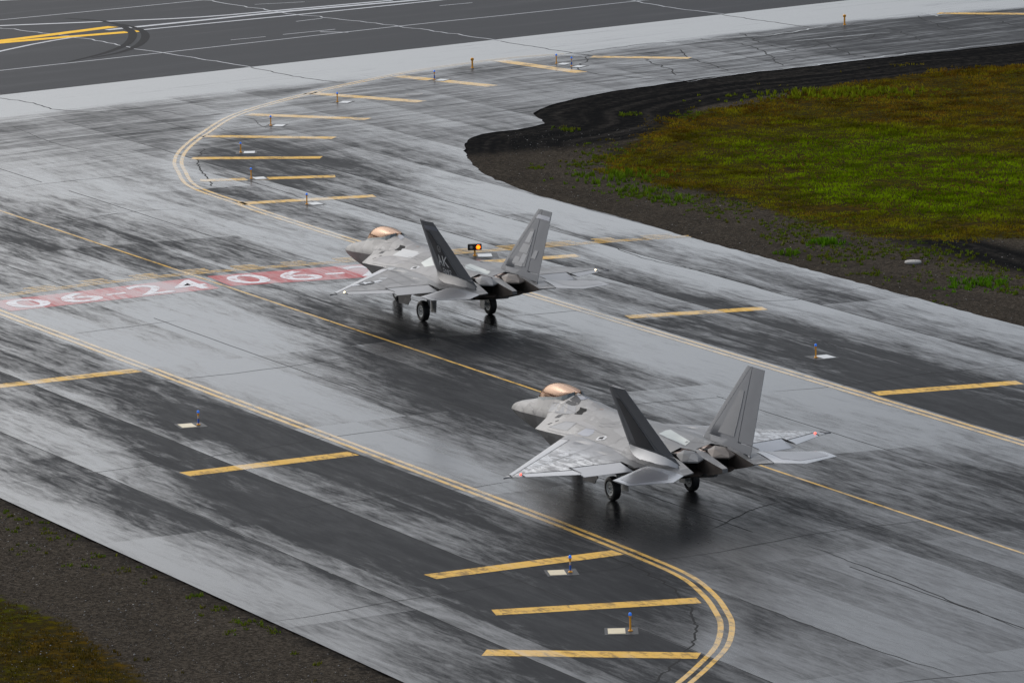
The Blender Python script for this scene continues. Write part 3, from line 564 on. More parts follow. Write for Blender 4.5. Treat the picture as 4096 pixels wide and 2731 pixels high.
# fin plane
FB = Vector((0, 1.45, 2.12)); FT = Vector((0, 2.885, 4.92)); FE = FT - FB; FNo = Vector((0, 2.8, -1.435)).normalized()
def fLE(h): return 13.07 + 1.235 * h
def fTE(h): return 16.964 - 1.346 * h
def fH(h): return 15.95 + (h - 0) * (14.72 - 15.95)
def fin_pt(s, h, off, side):
    p = FB + FE * h + FNo * off; return J(s, side * p.y, p.z)
def fin_t(s, h): return max(.008, (.115 - .07 * h) * prof((s - fLE(h)) / (fTE(h) - fLE(h))))
def finsurf(name, rows, mat, parent, side, nc=8, grow=0.0, one=0):
    """rows (h, s0, s1); one=+1/-1: a thin skin on that face only"""
    v = []; f = []; nr = len(rows)
    for sg in (1, -1):
        for (h, a, b) in rows:
            for k in range(nc + 1):
                s = a + (b - a) * k / nc; tt = fin_t(s, h) + grow
                off = sg * tt if not one else one * (tt if sg == one else tt - .02)
                v.append(fin_pt(s, h, off, side))
    o = nr * (nc + 1)
    for i in range(nr - 1):
        for k in range(nc):
            q = (i * (nc + 1) + k, i * (nc + 1) + k + 1, (i + 1) * (nc + 1) + k + 1, (i + 1) * (nc + 1) + k); f.append(q); f.append(tuple(o + x for x in q[::-1]))
        for k in (0, nc): f.append((i * (nc + 1) + k, (i + 1) * (nc + 1) + k, o + (i + 1) * (nc + 1) + k, o + i * (nc + 1) + k))
    for i in (0, nr - 1):
        for k in range(nc): f.append((i * (nc + 1) + k, i * (nc + 1) + k + 1, o + i * (nc + 1) + k + 1, o + i * (nc + 1) + k))
    ob = mesh(name, v, f, mat, parent, 40); fixn(ob); ob.data.set_sharp_from_angle(angle=R(40)); return ob

def tri(o):
    bm = bmesh.new(); bm.from_mesh(o.data); bmesh.ops.triangulate(bm, faces=bm.faces[:]); bm.to_mesh(o.data); bm.free(); return o
def fwd(s, zt, yc, zc, zb):
    h, g = zt - zc, zc - zb
    return [(s, 0, zt), (s, .35 * yc, zt - .07 * h), (s, .65 * yc, zt - .30 * h), (s, .87 * yc, zt - .63 * h), (s, yc, zc), (s, .86 * yc, zc - .28 * g), (s, .60 * yc, zc - .76 * g), (s, .32 * yc, zb + .02 * g), (s, 0, zb)]
def cock(s, zs, ys, yc, zc, zb):
    g = zc - zb
    return [(s, 0, zs - .01), (s, ys + .05, zs - .05), (s, ys + .05 + .45 * (yc - ys), zs - .05 - .40 * (zs - zc)), (s, ys + .03 + .82 * (yc - ys), zc + .28 * (zs - zc)), (s, yc, zc), (s, .86 * yc, zc - .28 * g), (s, .60 * yc, zc - .76 * g), (s, .32 * yc, zb + .02 * g), (s, 0, zb)]
def body(s, pts, ds=None): return [(s + (ds[i] if ds else 0), y, z) for i, (y, z) in enumerate(pts)]
FUS = [fwd(.01, 1.63, .02, 1.60, 1.575), fwd(.08, 1.72, .085, 1.61, 1.53), fwd(.26, 1.82, .165, 1.63, 1.47), fwd(.54, 1.925, .25, 1.66, 1.40), fwd(.9, 2.025, .335, 1.69, 1.33), fwd(1.3, 2.115, .42, 1.73, 1.26), fwd(1.9, 2.23, .535, 1.78, 1.18), fwd(2.35, 2.335, .61, 1.825, 1.13),
 cock(2.75, 2.43, .18, .67, 1.86, 1.09), cock(3.3, 2.53, .36, .745, 1.905, 1.06), cock(4.1, 2.645, .46, .84, 1.965, 1.03), cock(4.99, 2.775, .50, .94, 2.045, 1.01),
 body(5.3, [(0, 2.80), (.54, 2.74), (.82, 2.42), (1.12, 2.14), (1.36, 1.94), (1.28, 1.89), (.68, 1.3), (.38, 1.07), (0, 1.05)]),
 body(5.59, [(0, 2.86), (.54, 2.74), (.98, 2.38), (1.40, 2.09), (1.757, 1.83), (1.70, 1.79), (.70, 1.3), (.4, 1.07), (0, 1.05)]),
 body(5.80, [(0, 3.04), (.44, 2.84), (.98, 2.40), (1.42, 2.11), (1.765, 1.835), (1.73, 1.76), (1.36, 1.04), (.75, .99), (0, 1.03)], [0, 0, 0, 0, 0, -.1, .75, .55, .2]),
 body(6.5, [(0, 2.95), (.42, 2.79), (.92, 2.43), (1.37, 2.16), (1.775, 1.86), (1.745, 1.77), (1.40, 1.02), (.75, .98), (0, 1.0)], [0, 0, 0, 0, 0, 0, .35, .3, .1]),
 body(7.9, [(0, 2.775), (.45, 2.67), (.95, 2.43), (1.4, 2.20), (1.79, 1.93), (1.76, 1.78), (1.45, 1.0), (.8, .97), (0, .97)]),
 body(9.2, [(0, 2.70), (.5, 2.625), (1.0, 2.45), (1.5, 2.25), (1.95, 2.03), (1.8, 1.85), (1.5, 1.0), (.8, .97), (0, .97)]),
 body(11.0, [(0, 2.63), (.55, 2.575), (1.1, 2.44), (1.6, 2.26), (2.1, 2.05), (1.95, 1.85), (1.6, 1.0), (.9, .97), (0, .97)]),
 body(13.0, [(0, 2.50), (.6, 2.515), (1.15, 2.40), (1.65, 2.22), (2.2, 2.055), (2.05, 1.85), (1.6, 1.1), (.9, 1.05), (0, 1.03)]),
 body(14.4, [(0, 2.37), (.62, 2.495), (1.12, 2.36), (1.6, 2.16), (2.2, 2.055), (2.05, 1.86), (1.45, 1.27), (.8, 1.2), (0, 1.18)]),
 body(15.35, [(0, 2.26), (.64, 2.46), (1.08, 2.32), (1.5, 2.14), (2.18, 2.05), (2.05, 1.88), (1.25, 1.42), (.7, 1.38), (0, 1.36)], [-.1, .09, .1, .12, 0, 0, .2, .2, .2])]
def loft_sym(name, sts, mats, parent, intake=None, smooth=32):
    v = []; f = []; fm = []; n = len(sts[0]); ring = 2 * n - 2
    for st in sts:
        v += [J(*p) for p in st]; v += [J(p[0], -p[1], p[2]) for p in st[-2:0:-1]]
    for i in range(len(sts) - 1):
        for k in range(ring):
            f.append((i * ring + k, i * ring + (k + 1) % ring, (i + 1) * ring + (k + 1) % ring, (i + 1) * ring + k)); kk = min(k, ring - 1 - k)
            fm.append(1 if intake == i and 5 <= kk <= 7 else 0)
    f.append(tuple(range(ring))); fm.append(0); b = (len(sts) - 1) * ring; f.append(tuple(range(b + ring - 1, b - 1, -1))); fm.append(len(mats) - 1)
    o = mesh(name, v, f, mats, parent, smooth, fm); fixn(o); o.data.set_sharp_from_angle(angle=R(smooth)); return o

def poly_prism(name, top, thick, mat, parent, dirv=(0, 0, -1)):
    n = len(top); d = Vector(dirv) * thick; v = [Vector(p) for p in top] + [Vector(p) + d for p in top]
    f = [tuple(range(n)), tuple(range(2 * n - 1, n - 1, -1))] + [(i, (i + 1) % n, n + (i + 1) % n, n + i) for i in range(n)]
    return fixn(mesh(name, v, f, mat, parent))

# ejection seat + canopy profile
CAN = [(2.62, 2.42, 2.40, .10), (2.80, 2.60, 2.435, .20), (3.1, 2.83, 2.485, .30), (3.5, 3.03, 2.55, .39), (3.85, 3.135, 2.61, .44), (4.2, 3.185, 2.66, .47), (4.6, 3.185, 2.72, .485), (5.0, 3.155, 2.775, .48), (5.35, 3.12, 2.83, .43), (5.62, 3.085, 2.92, .32), (5.82, 3.055, 3.02, .12)]   # s, top, sill z, half width
def make_canopy(parent):
    n = 12; v = []; f = []
    for (s, zt, zs, yw) in CAN:
        for k in range(n + 1):
            a = math.pi * k / n; cy = math.cos(a); v.append(J(s, yw * (abs(cy) ** .86) * (1 if cy >= 0 else -1), zs + (zt - zs) * math.sin(a) ** .92))
    for i in range(len(CAN) - 1):
        for k in range(n): f.append((i * (n + 1) + k, i * (n + 1) + k + 1, (i + 1) * (n + 1) + k + 1, (i + 1) * (n + 1) + k))
    c = mesh('canopy', v, f, M_CANOPY, parent, 60); fixn(c); c.data.set_sharp_from_angle(angle=R(60))
    v = []; f = []; m = len(CAN)                               # frame skirt, both sides, with a hoop at the rear
    for sd_ in (1, -1):
        b = len(v)
        for (s, zt, zs, yw) in CAN:
            up = .0 if s < 5.2 else .03
            v += [J(s, sd_ * (yw + .012), zs + .035 + up), J(s - .03 + .07 * (s > 5.1), sd_ * (yw + .065), zs - .10), J(s, sd_ * (yw - .03), zs + .02)]
        for i in range(m - 1):
            a_, c_ = b + 3 * i, b + 3 * i + 3; f += [(a_, c_, c_ + 1, a_ + 1), (a_ + 1, c_ + 1, c_ + 2, a_ + 2), (a_ + 2, c_ + 2, c_, a_)]
    fr = mesh('canopy_frame', v, f, M_FRAME, c); fixn(fr)
    sb = MB(); sb.box(J(4.75, 0, 2.62), (.22, .46, .5)); sb.box(J(4.62, 0, 2.92), (.22, .30, .16)); sb.box(J(4.35, 0, 2.48), (.6, .46, .14)); sb.box(J(3.35, 0, 2.56), (.35, .5, .16)); sb.build('cockpit_seat', M_SEAT, parent)
    return c

def wheel(parent, c, side, rad, wid, nm='wheel'):
    b = MB(); w2 = wid / 2; r = rad
    b.lathe(c, (0, 1, 0), [(-w2 * .55, r * .58), (-w2, r * .70), (-w2, r * .84), (-w2 * .8, r * .955), (-w2 * .4, r), (w2 * .4, r), (w2 * .8, r * .955), (w2, r * .84), (w2, r * .70), (w2 * .55, r * .58)], 32)
    wh = b.build(nm, M_TYRE, parent, 40)
    for sg in (1, -1):
        b = MB(); q = sg * w2
        b.lathe(c, (0, 1, 0), [(q * .70, r * .585), (q * .80, r * .60), (q * .78, r * .50), (q * .62, r * .46), (q * .62, r * .18), (q * .85, r * .14), (q * .85, .004)], 28)
        rm = b.build('rim', M_RIM, wh, 30)
        h = MB()
        for k in range(9):
            a = 2 * math.pi * k / 9; h.lathe(Vector(c) + Vector((r * .33 * math.cos(a), q * .60, r * .33 * math.sin(a))), (0, sg, 0), [(0, r * .075), (w2 * .05, r * .075), (w2 * .05, .002)], 8)
        h.lathe(Vector(c) + Vector((0, q * .84, 0)), (0, sg, 0), [(0, r * .10), (w2 * .12, r * .07), (w2 * .12, .002)], 10)
        h.build('wheel_bolts', M_HUB, wh)['kind'] = 'stuff'
    return wh

FINMAIN = [(0.0, fLE(0), fTE(0)), (.10, fLE(.10), fTE(.10)), (.1001, fLE(.1), fH(.1))] + [(h, fLE(h), fH(h)) for h in (.25, .4, .55, .7, .85, 1.0)]
def text_mesh(body_, name, B, mat, parent, thick=False):
    """B maps the unit square of the lettering to the surface"""
    cu = bpy.data.curves.new('t', 'FONT'); cu.body = body_; cu.resolution_u = 3
    to = bpy.data.objects.new('t', cu); COL.objects.link(to); dg = bpy.context.evaluated_depsgraph_get(); me = bpy.data.meshes.new_from_object(to.evaluated_get(dg)); bpy.data.objects.remove(to)
    co = [v_.co for v_ in me.vertices]; x0, x1 = min(c.x for c in co), max(c.x for c in co); y0, y1 = min(c.y for c in co), max(c.y for c in co)
    for v_ in me.vertices: v_.co = B((v_.co.x - x0) / (x1 - x0), (v_.co.y - y0) / (y1 - y0))
    me.materials.append(mat); me.update(); me.name = name
    return link(bpy.data.objects.new(name, me), parent)

JETS = [((0.0008, 231.9556, 0), 2.018252, -.02528), ((-7.51743, 275.34646, 0), 2.019827, .007069)]
def jet_matrix(i):
    p, psi, bk = JETS[i]; return Matrix.Translation(Vector(p)) @ Matrix.Rotation(psi, 4, 'Z') @ Matrix.Rotation(bk, 4, 'X')
def zoomer(x0, y0, k): return lambda x, y: (x0 + x * k, y0 + y * k)
n3 = zoomer(2000, 1480, .30608); n4 = zoomer(2600, 1440, .38268); f5 = zoomer(1300, 820, .31881); f6 = zoomer(1800, 820, .31884)

def make_jet(i):
    p, psi, bk = JETS[i]; sk, wg = M_SKIN[i], M_WING[i]
    r = empty('fighter_jet', p); r.rotation_mode = 'XYZ'; r.rotation_euler = (bk, 0, psi)
    fus = loft_sym('fuselage', FUS, [sk, M_BLACK, M_BLACK], r, intake=13)
    make_canopy(r)
    cast = [fus]
    for sd_ in (1, -1):
        ym = [1.6, 1.95, 2.3]; rows = [(y, LE(y), TE(y)) for y in ym] + [(2.3001, lefl(2.3), TE(2.3)), (2.585, lefl(2.585), TE(2.585)), (2.5851, lefl(2.585), hinge(2.62) - .05)]
        rows += [(y, lefl(y), hinge(y) - .05) for y in (2.62, 3.0, 3.5, 4.0, 4.39)] + [(4.42, lefl(4.42), hinge(4.44) - .045)] + [(y, lefl(y), hinge(y) - .045) for y in (4.9, 5.4, 5.8, 6.1)]
        rows += [(6.13, lefl(6.13), TE(6.13)), (6.3, lefl(6.3), TE(6.3)), (6.45, lefl(6.45), TE(6.45)), (6.4501, LE(6.45), TE(6.45)), (6.8, LE(6.8), TE(6.8))]
        wn = surf('wing', rows, wing_z, wg, r, 12, sd_); cast.append(wn)
        surf('leading_edge_flap', [(y, LE(y), lefl(y) - .03) for y in (2.33, 3, 3.7, 4.4, 5.1, 5.8, 6.42)], wing_z, M_EDGE, wn, 5, sd_)
        surf('flaperon', [(y, hinge(y), TE(y)) for y in (2.64, 3.1, 3.6, 4.1, 4.37)], wing_z, M_CTRL[i], wn, 5, sd_, droop=.11)
        surf('aileron', [(y, hinge(y), TE(y)) for y in (4.45, 5, 5.5, 6.09)], wing_z, M_CTRL[i], wn, 4, sd_, droop=.02)
        def wline(name, pts, wd, mat=M_BLACK, droop=0.0, par=wn):
            P2 = [Vector((s, y, 0)) for s, y in pts]; Q = []
            for a_, b_ in zip(P2[:-1], P2[1:]): Q += [a_.lerp(b_, k / 6) for k in range(6)]
            Q.append(P2[-1]); v = []; f = []
            for k, q in enumerate(Q):
                d = (Q[min(k + 1, len(Q) - 1)] - Q[max(k - 1, 0)]).normalized(); nn_ = Vector((-d.y, d.x, 0)) * wd / 2
                for w_ in (q + nn_, q - nn_): v.append(J(w_.x, sd_ * w_.y, wing_z(q.x, q.y, 1) + .010))
                if k: f.append((2 * k - 2, 2 * k - 1, 2 * k + 1, 2 * k))
            return mesh(name, v, f, mat, par)
        wline('panel_line', [(lefl(2.33), 2.33), (lefl(6.42), 6.42)], .02, M_PANEL)
        wline('hinge_gap', [(hinge(2.64) - .03, 2.60), (hinge(4.37) - .03, 4.40)], .035)
        wline('hinge_gap', [(hinge(4.37) - .05, 4.41), (TE(4.41) - .12, 4.41)], .05)
        wline('hinge_gap', [(hinge(2.64), 2.60), (TE(2.62) - .1, 2.60)], .05)
        wline('hinge_gap', [(hinge(4.46) - .02, 4.46), (hinge(6.1) - .02, 6.1)], .03, M_PANEL)
        wline('hinge_gap', [(hinge(6.1) - .02, 6.115), (TE(6.1) - .03, 6.115)], .03)
        wline('hinge_gap', [(LE(6.45) + .06, 6.46), (TE(6.52) - .03, 6.52)], .035)
        for (y0, s0, y1, s1) in [(2.35, 9.7, 2.9, 13.9), (3.2, 10.6, 3.5, 13.6), (4.1, 11.5, 4.3, 13.5), (5.0, 12.2, 5.1, 13.5), (2.3, 11.6, 5.6, 12.9), (2.2, 13.1, 4.3, 13.1)][4 if i == 0 else 0:]: wline('panel_line', [(s0, y0), (s1, y1)], .022, M_DARKP)
        # navigation light
        b = MB(); c = J(13.30, sd_ * 6.12, wing_z(13.30, 6.12, 1) + .02); b.lathe(c - Vector((0, 0, .03)), (0, 0, 1), [(0, .045), (.02, .042), (.045, .025), (.052, .002)], 10)
        b.build('navigation_light', M_NAV[i], r, 60)
        # fin
        fm = finsurf('fin', FINMAIN, M_FIN, r, sd_, 9); cast.append(fm)
        finsurf('rudder', [(h, fH(h) + .035, fTE(h)) for h in (.112, .3, .5, .7, .9, 1.0)], M_FIN, fm, sd_, 5)
        finsurf('leading_edge', [(h, fLE(h) - .012, fLE(h) + .34) for h in (.14, .5, .9, 1.0)], M_FIN, fm, sd_, 4, .006)
        #finsurf('tip_cap', [(.93, fLE(.93) + .36, fH(.93) - .05), (.995, fLE(.995) + .36, fH(.995) - .05)], M_EDGE, fm, sd_, 2, .005)
        pr = [(.15, 14.1, 15.55), (.3, 14.22, 15.42), (.5, 14.33, 15.22), (.7, 14.42, 14.98), (.84, 14.5, 14.8)]
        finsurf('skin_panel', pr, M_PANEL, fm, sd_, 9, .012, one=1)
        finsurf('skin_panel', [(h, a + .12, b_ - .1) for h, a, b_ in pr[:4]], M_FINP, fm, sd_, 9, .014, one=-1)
        if i == 1:
            finsurf('tip_band', [(.865, fLE(.865) + .36, fTE(.865) - .04), (.925, fLE(.925) + .36, fTE(.925) - .04)], M_BLUE, fm, sd_, 5, .010)
            for (h0, h1, a, b_, mt) in [(.34, .47, 14.35, 15.15, M_EDGE2), (.20, .33, 14.75, 15.25, M_DECAL2), (.17, .27, 14.15, 14.75, M_EDGE2), (.50, .66, 14.5, 14.95, M_DECAL2), (.30, .42, 15.6, 16.0, M_EDGE2), (.14, .20, 14.5, 15.2, M_EDGE2)]:
                finsurf('skin_panel', [(h0, a, b_), (h1, a + .08, b_ - .04)], mt, fm, sd_, 3, .016 if b_ > 15.4 else .022, one=-1)
        # root fairing of the fin, flared on to the body
        v = []; f = []; ss_ = [13.15, 13.6, 14.2, 14.9, 15.6, 16.2, 16.6, 16.88]; fh_ = [.10, .12, .125, .125, .115, .09, .055, .015]
        for q, s in enumerate(ss_):
            fl = [.02, .18, .34, .42, .40, .30, .16, .03][q]; a = fin_pt(s, fh_[q], fin_t(s, fh_[q]) + .012, 1); lo = [2.22, 2.16, 2.11, 2.09, 2.075, 2.05, 2.02, 1.99][q]
            mid = Vector((-s, (a.y * .45 + (1.5 + fl) * .55), (a.z * .42 + lo * .58))); bo = Vector((-s, 1.55 + fl * 1.15, lo - .05)); cn = Vector((-s, 1.42, lo - .05))
            v += [Vector((w_.x, sd_ * w_.y, w_.z)) for w_ in (a, mid, bo, cn)]
            if q: k = 4 * q; f += [(k - 4 + e, k + e, k + (e + 1) % 4, k - 4 + (e + 1) % 4) for e in range(4)]
        f += [(0, 1, 2, 3), tuple(range(len(v) - 4, len(v)))]
        fixn(mesh('fin_fairing', v, f, M_EDGE if i == 0 else sk, r, 50))  # near jet's paler grey paints in the light caught by the curved fairing
        # stabilator
        st = [((15.52, 2.22), (18.02, 1.86)), ((15.93, 2.72), (18.87, 2.72)), ((16.55, 3.5), (18.61, 3.5)), ((17.12, 4.28), (18.35, 4.27))]
        v = []; nc = 10
        for up in (1, -1):
            for q, (a, b_) in enumerate(st):
                tk = [.085, .075, .05, .018][q]
                for k in range(nc + 1):
                    u = k / nc; v.append(J(a[0] + (b_[0] - a[0]) * u, sd_ * (a[1] + (b_[1] - a[1]) * u), 1.965 + up * (tk * prof(u) + .006)))
        f = []; o = 4 * (nc + 1)
        for q in range(3):
            for k in range(nc): e = (q * 11 + k, q * 11 + k + 1, q * 11 + 12 + k, q * 11 + 11 + k); f += [e, tuple(o + x for x in e[::-1])]
            for k in (0, nc): f.append((q * 11 + k, q * 11 + 11 + k, o + q * 11 + 11 + k, o + q * 11 + k))
        for q in (0, 3):
            for k in range(nc): f.append((q * 11 + k, q * 11 + k + 1, o + q * 11 + k + 1, o + q * 11 + k))
        sb = fixn(mesh('stabilator', v, f, M_CTRL[i], r, 40)); cast.append(sb)
        def stp(fr, u, l):
            q = min(2, int(fr * 3)); w_ = fr * 3 - q; A, B2 = st[q], st[q + 1]; le = [A[0][k] + (B2[0][k] - A[0][k]) * w_ for k in (0, 1)]; te = [A[1][k] + (B2[1][k] - A[1][k]) * w_ for k in (0, 1)]; T_ = [.085, .075, .05, .018]
            return J(le[0] + (te[0] - le[0]) * u, sd_ * (le[1] + (te[1] - le[1]) * u), 1.965 + (T_[q] + (T_[q + 1] - T_[q]) * w_) * prof(u) + .006 + l)
        v = [stp(fr, u0 + (u1 - u0) * k / 6, .006) for (fr, u0, u1) in ((.16, .12, .74), (.333, .13, .84), (.667, .15, .84), (.90, .2, .8)) for k in range(7)]
        fixn(mesh('skin_panel', v, [(7 * a_ + k, 7 * a_ + k + 1, 7 * a_ + k + 8, 7 * a_ + k + 7) for a_ in range(3) for k in range(6)], M_STABP[i], sb, 40))
        # tail boom
        B_ = [[(14.9, 1.12, 2.30), (14.9, 2.21, 2.052), (14.9, 2.18, 1.86), (14.9, 1.12, 1.42)], [(15.6, 1.12, 2.27), (15.6, 2.215, 2.05), (15.6, 2.19, 1.86), (15.6, 1.12, 1.47)], [(16.4, 1.14, 2.17), (16.5, 2.10, 2.03), (16.5, 2.07, 1.86), (16.4, 1.14, 1.58)], [(17.1, 1.19, 2.03), (17.3, 1.97, 2.0), (17.3, 1.95, 1.88), (17.1, 1.19, 1.74)], [(17.58, 1.23, 1.935), (18.0, 1.84, 1.975), (18.0, 1.84, 1.94), (17.58, 1.23, 1.89)]]
        v = [J(s, sd_ * y, z) for q in B_ for (s, y, z) in q]; f = [(4 * q + e, 4 * q + (e + 1) % 4, 4 * q + 4 + (e + 1) % 4, 4 * q + 4 + e) for q in range(4) for e in range(4)] + [(0, 1, 2, 3), (16, 17, 18, 19)]
        fm_ = [2 if e == 3 else 0 for q in range(4) for e in range(4)]; fm_ = [(1 if (k % 4) == 3 else 0) for k in range(16)] + [0, 0]
        bo = mesh('tail_boom', v, f, [sk, M_BURNT], r, None, fm_); fixn(bo); cast.append(bo)
        # nozzle
        up = [J(15.74, sd_ * .64, 2.43), J(15.84, sd_ * 1.04, 2.32), J(16.42, sd_ * 1.10, 2.145), J(16.82, sd_ * .64, 2.145), J(16.38, sd_ * .17, 2.145), J(15.84, sd_ * .24, 2.32), J(16.1, sd_ * .86, 2.36), J(16.1, sd_ * .42, 2.36), J(16.5, sd_ * .80, 2.24), J(16.5, sd_ * .48, 2.24)]
        lo = [v_ + Vector((0, 0, -.05)) for v_ in up[:6]]
        f = [(0, 1, 6), (0, 6, 7), (0, 7, 5), (1, 2, 6), (6, 2, 8), (2, 3, 8), (3, 9, 8), (3, 4, 9), (9, 4, 7), (4, 5, 7), (6, 8, 9, 7)] + [(10 + k, 10 + (k + 1) % 6, (k + 1) % 6, k) for k in range(6)] + [(10, 11, 12, 13, 14, 15)]
        fixn(mesh('nozzle_flap', up + lo, f, M_BURNT if sd_ < 0 else sk, r))
        lw_ = [J(15.75, sd_ * .64, 1.36), J(15.8, sd_ * 1.06, 1.42), J(16.45, sd_ * 1.06, 1.61), J(16.87, sd_ * .64, 1.61), J(16.5, sd_ * .24, 1.61), J(15.8, sd_ * .2, 1.42)]
        hi = [J(15.9, sd_ * .64, 1.66), J(15.9, sd_ * 1.06, 1.66), J(16.45, sd_ * 1.06, 1.645), J(16.87, sd_ * .64, 1.645), J(16.5, sd_ * .24, 1.645), J(15.9, sd_ * .2, 1.66)]
        f = [(0, 1, 2, 3, 4, 5), (11, 10, 9, 8, 7, 6)] + [(k, (k + 1) % 6, 6 + (k + 1) % 6, 6 + k) for k in range(6)]
        fixn(mesh('lower_nozzle_flap', lw_ + hi, f, M_NOZIN, r))
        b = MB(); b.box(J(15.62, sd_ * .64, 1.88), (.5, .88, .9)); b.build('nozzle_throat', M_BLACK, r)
        hs_ = [J(15.28, sd_ * .10, 2.262), J(15.30, sd_ * .40, 2.38), J(15.37, sd_ * .64, 2.453), J(15.37, sd_ * .90, 2.37), J(15.42, sd_ * 1.10, 2.30), J(15.9, sd_ * 1.06, 2.285), J(15.80, sd_ * .64, 2.40), J(15.9, sd_ * .22, 2.285), J(15.7, sd_ * .04, 2.26)]
        poly_prism('heat_shield', hs_, .12, M_BRONZE, r)
        # main gear
        dz = -sd_ * 1.64 * math.tan(bk); c = J(11.76, sd_ * 1.64, .452 + dz)
        wheel(r, c, sd_, .455, .31)
        b = MB(); b.tube([c + Vector((0, -sd_ * .05, 0)), c + Vector((0, -sd_ * .26, .02)), J(11.72, sd_ * 1.34, .62)], .065, 10); b.tube([J(11.72, sd_ * 1.34, .5 + dz), J(11.62, sd_ * 1.36, 1.5)], [.075, .085], 12); b.tube([J(11.70, sd_ * 1.34, .75), J(10.9, sd_ * 1.2, 1.3)], .04, 8); b.tube([J(11.70, sd_ * 1.34, .85), J(11.65, sd_ * .95, 1.3)], .04, 8)
        b.build('main_gear_leg', M_STRUT, r, 40)
        poly_prism('strut_door', [J(11.64, sd_ * 1.22, .88), J(12.2, sd_ * 1.20, .93), J(12.14, sd_ * 1.20, .36), J(11.64, sd_ * 1.22, .34)], .025, M_STRUT, r, (0, -sd_, 0))
        poly_prism('main_gear_door', [J(10.80, sd_ * 2.42, 1.9), J(12.2, sd_ * 2.42, 1.9), J(12.14, sd_ * 2.42, 1.5), J(12.22, sd_ * 2.42, 1.30), J(12.05, sd_ * 2.41, 1.12), J(12.1, sd_ * 2.41, 1.02), J(11.92, sd_ * 2.40, .92), J(11.76, sd_ * 2.38, .76), J(11.2, sd_ * 2.38, .75), J(10.84, sd_ * 2.39, .73), J(10.80, sd_ * 2.40, 1.1)], .035, sk, r, (0, -sd_, 0))
    # beaver tail between the nozzles, hook fairing
    S_ = [(15.3, .20, 2.29, 1.45), (15.8, .19, 2.27, 1.45), (16.4, .185, 2.15, 1.52), (17.0, .16, 2.05, 1.62), (17.68, .11, 1.945, 1.79)]
    v = [J(s, y * q, z) for (s, y, a, b_) in S_ for (q, z) in ((1, a), (-1, a), (-1, b_), (1, b_))]; f = [(4 * q + e, 4 * q + (e + 1) % 4, 4 * q + 4 + (e + 1) % 4, 4 * q + 4 + e) for q in range(4) for e in range(4)] + [(0, 1, 2, 3), (16, 17, 18, 19)]
    fixn(mesh('beaver_tail', v, f, [sk, M_BURNT], r, None, [(0 if e == 0 else 1) for q in range(4) for e in range(4)] + [0, 0]))
    S_ = [(11.5, .10, 1.0, .93), (13.2, .28, 1.1, .98), (15.3, .33, 1.42, 1.26), (16.5, .22, 1.6, 1.45), (16.95, .08, 1.6, 1.52)]
    v = [J(s, y * q, z) for (s, y, a, b_) in S_ for (q, z) in ((1, a), (-1, a), (-.6, b_), (.6, b_))]
    fixn(mesh('hook_fairing', v, f, sk, r))
    # nose gear
    c = J(5.5, 0, .36); wheel(r, c, 1, .36, .24, 'nose_wheel')
    b = MB(); b.tube([J(5.5, .17, .36), J(5.5, .17, .75), J(5.45, 0, .8), J(5.3, 0, 1.3)], .05, 10); b.tube([J(5.5, -.17, .36), J(5.5, -.17, .75), J(5.45, 0, .8)], .045, 8); b.tube([J(5.5, -.19, .36), J(5.5, .19, .36)], .05, 8); b.tube([J(5.42, 0, .9), J(4.6, 0, 1.2)], .035, 8); b.build('nose_gear_leg', M_STRUT, r, 40)
    poly_prism('nose_gear_door', [J(4.7, .36, 1.25), J(6.1, .36, 1.2), J(6.05, .44, .72), J(5.6, .44, .66), J(4.75, .44, .74)], .03, sk, r, (0, -1, 0))
    poly_prism('nose_gear_door', [J(4.7, -.36, 1.25), J(6.1, -.36, 1.2), J(6.05, -.44, .72), J(5.6, -.44, .66), J(4.75, -.44, .74)], .03, sk, r, (0, 1, 0))
    # surface details: found by casting the photograph's sight lines on to the built skin
    vs_, fs_ = [], []
    for o in cast:
        tri(o)
        b0 = len(vs_); vs_ += [v_.co.copy() for v_ in o.data.vertices]; fs_ += [tuple(b0 + k for k in p_.vertices) for p_ in o.data.polygons]
    bvh = BVHTree.FromPolygons(vs_, fs_)
    def hit(src, u, v_):
        Mi = jet_matrix(src).inverted(); o = Mi @ CO; d = (Mi.to_3x3() @ ray(u, v_)).normalized(); h = bvh.ray_cast(o, d, 900)
        if h[0] is None: return None
        n = h[1] if h[1].dot(d) < 0 else -h[1]; return h[0], n
    def decal(name, src, z_, pts, mat, parent=fus, lift=.006, mirror=True, sub=3):
        bm = bmesh.new(); vv = [bm.verts.new((x, y, 0)) for x, y in pts]
        for tri in tessellate_polygon([[Vector((x, y, 0)) for x, y in pts]]): bm.faces.new([vv[k] for k in tri])
        if sub > 1: bmesh.ops.subdivide_edges(bm, edges=bm.edges[:], cuts=sub, use_grid_fill=True)
        bm.verts.index_update(); hs_ = [hit(src, *z_(v_.co.x, v_.co.y)) for v_ in bm.verts]; F = [tuple(v_.index for v_ in f_.verts) for f_ in bm.faces]; bm.free()
        if any(h is None for h in hs_): return
        V = [h[0] + h[1] * lift for h in hs_]
        o_ = mesh(name, V, F, mat, parent, 60)
        if mirror: mesh(name, [Vector((q.x, -q.y, q.z)) for q in V], [t_[::-1] for t_ in F], mat, parent, 60)
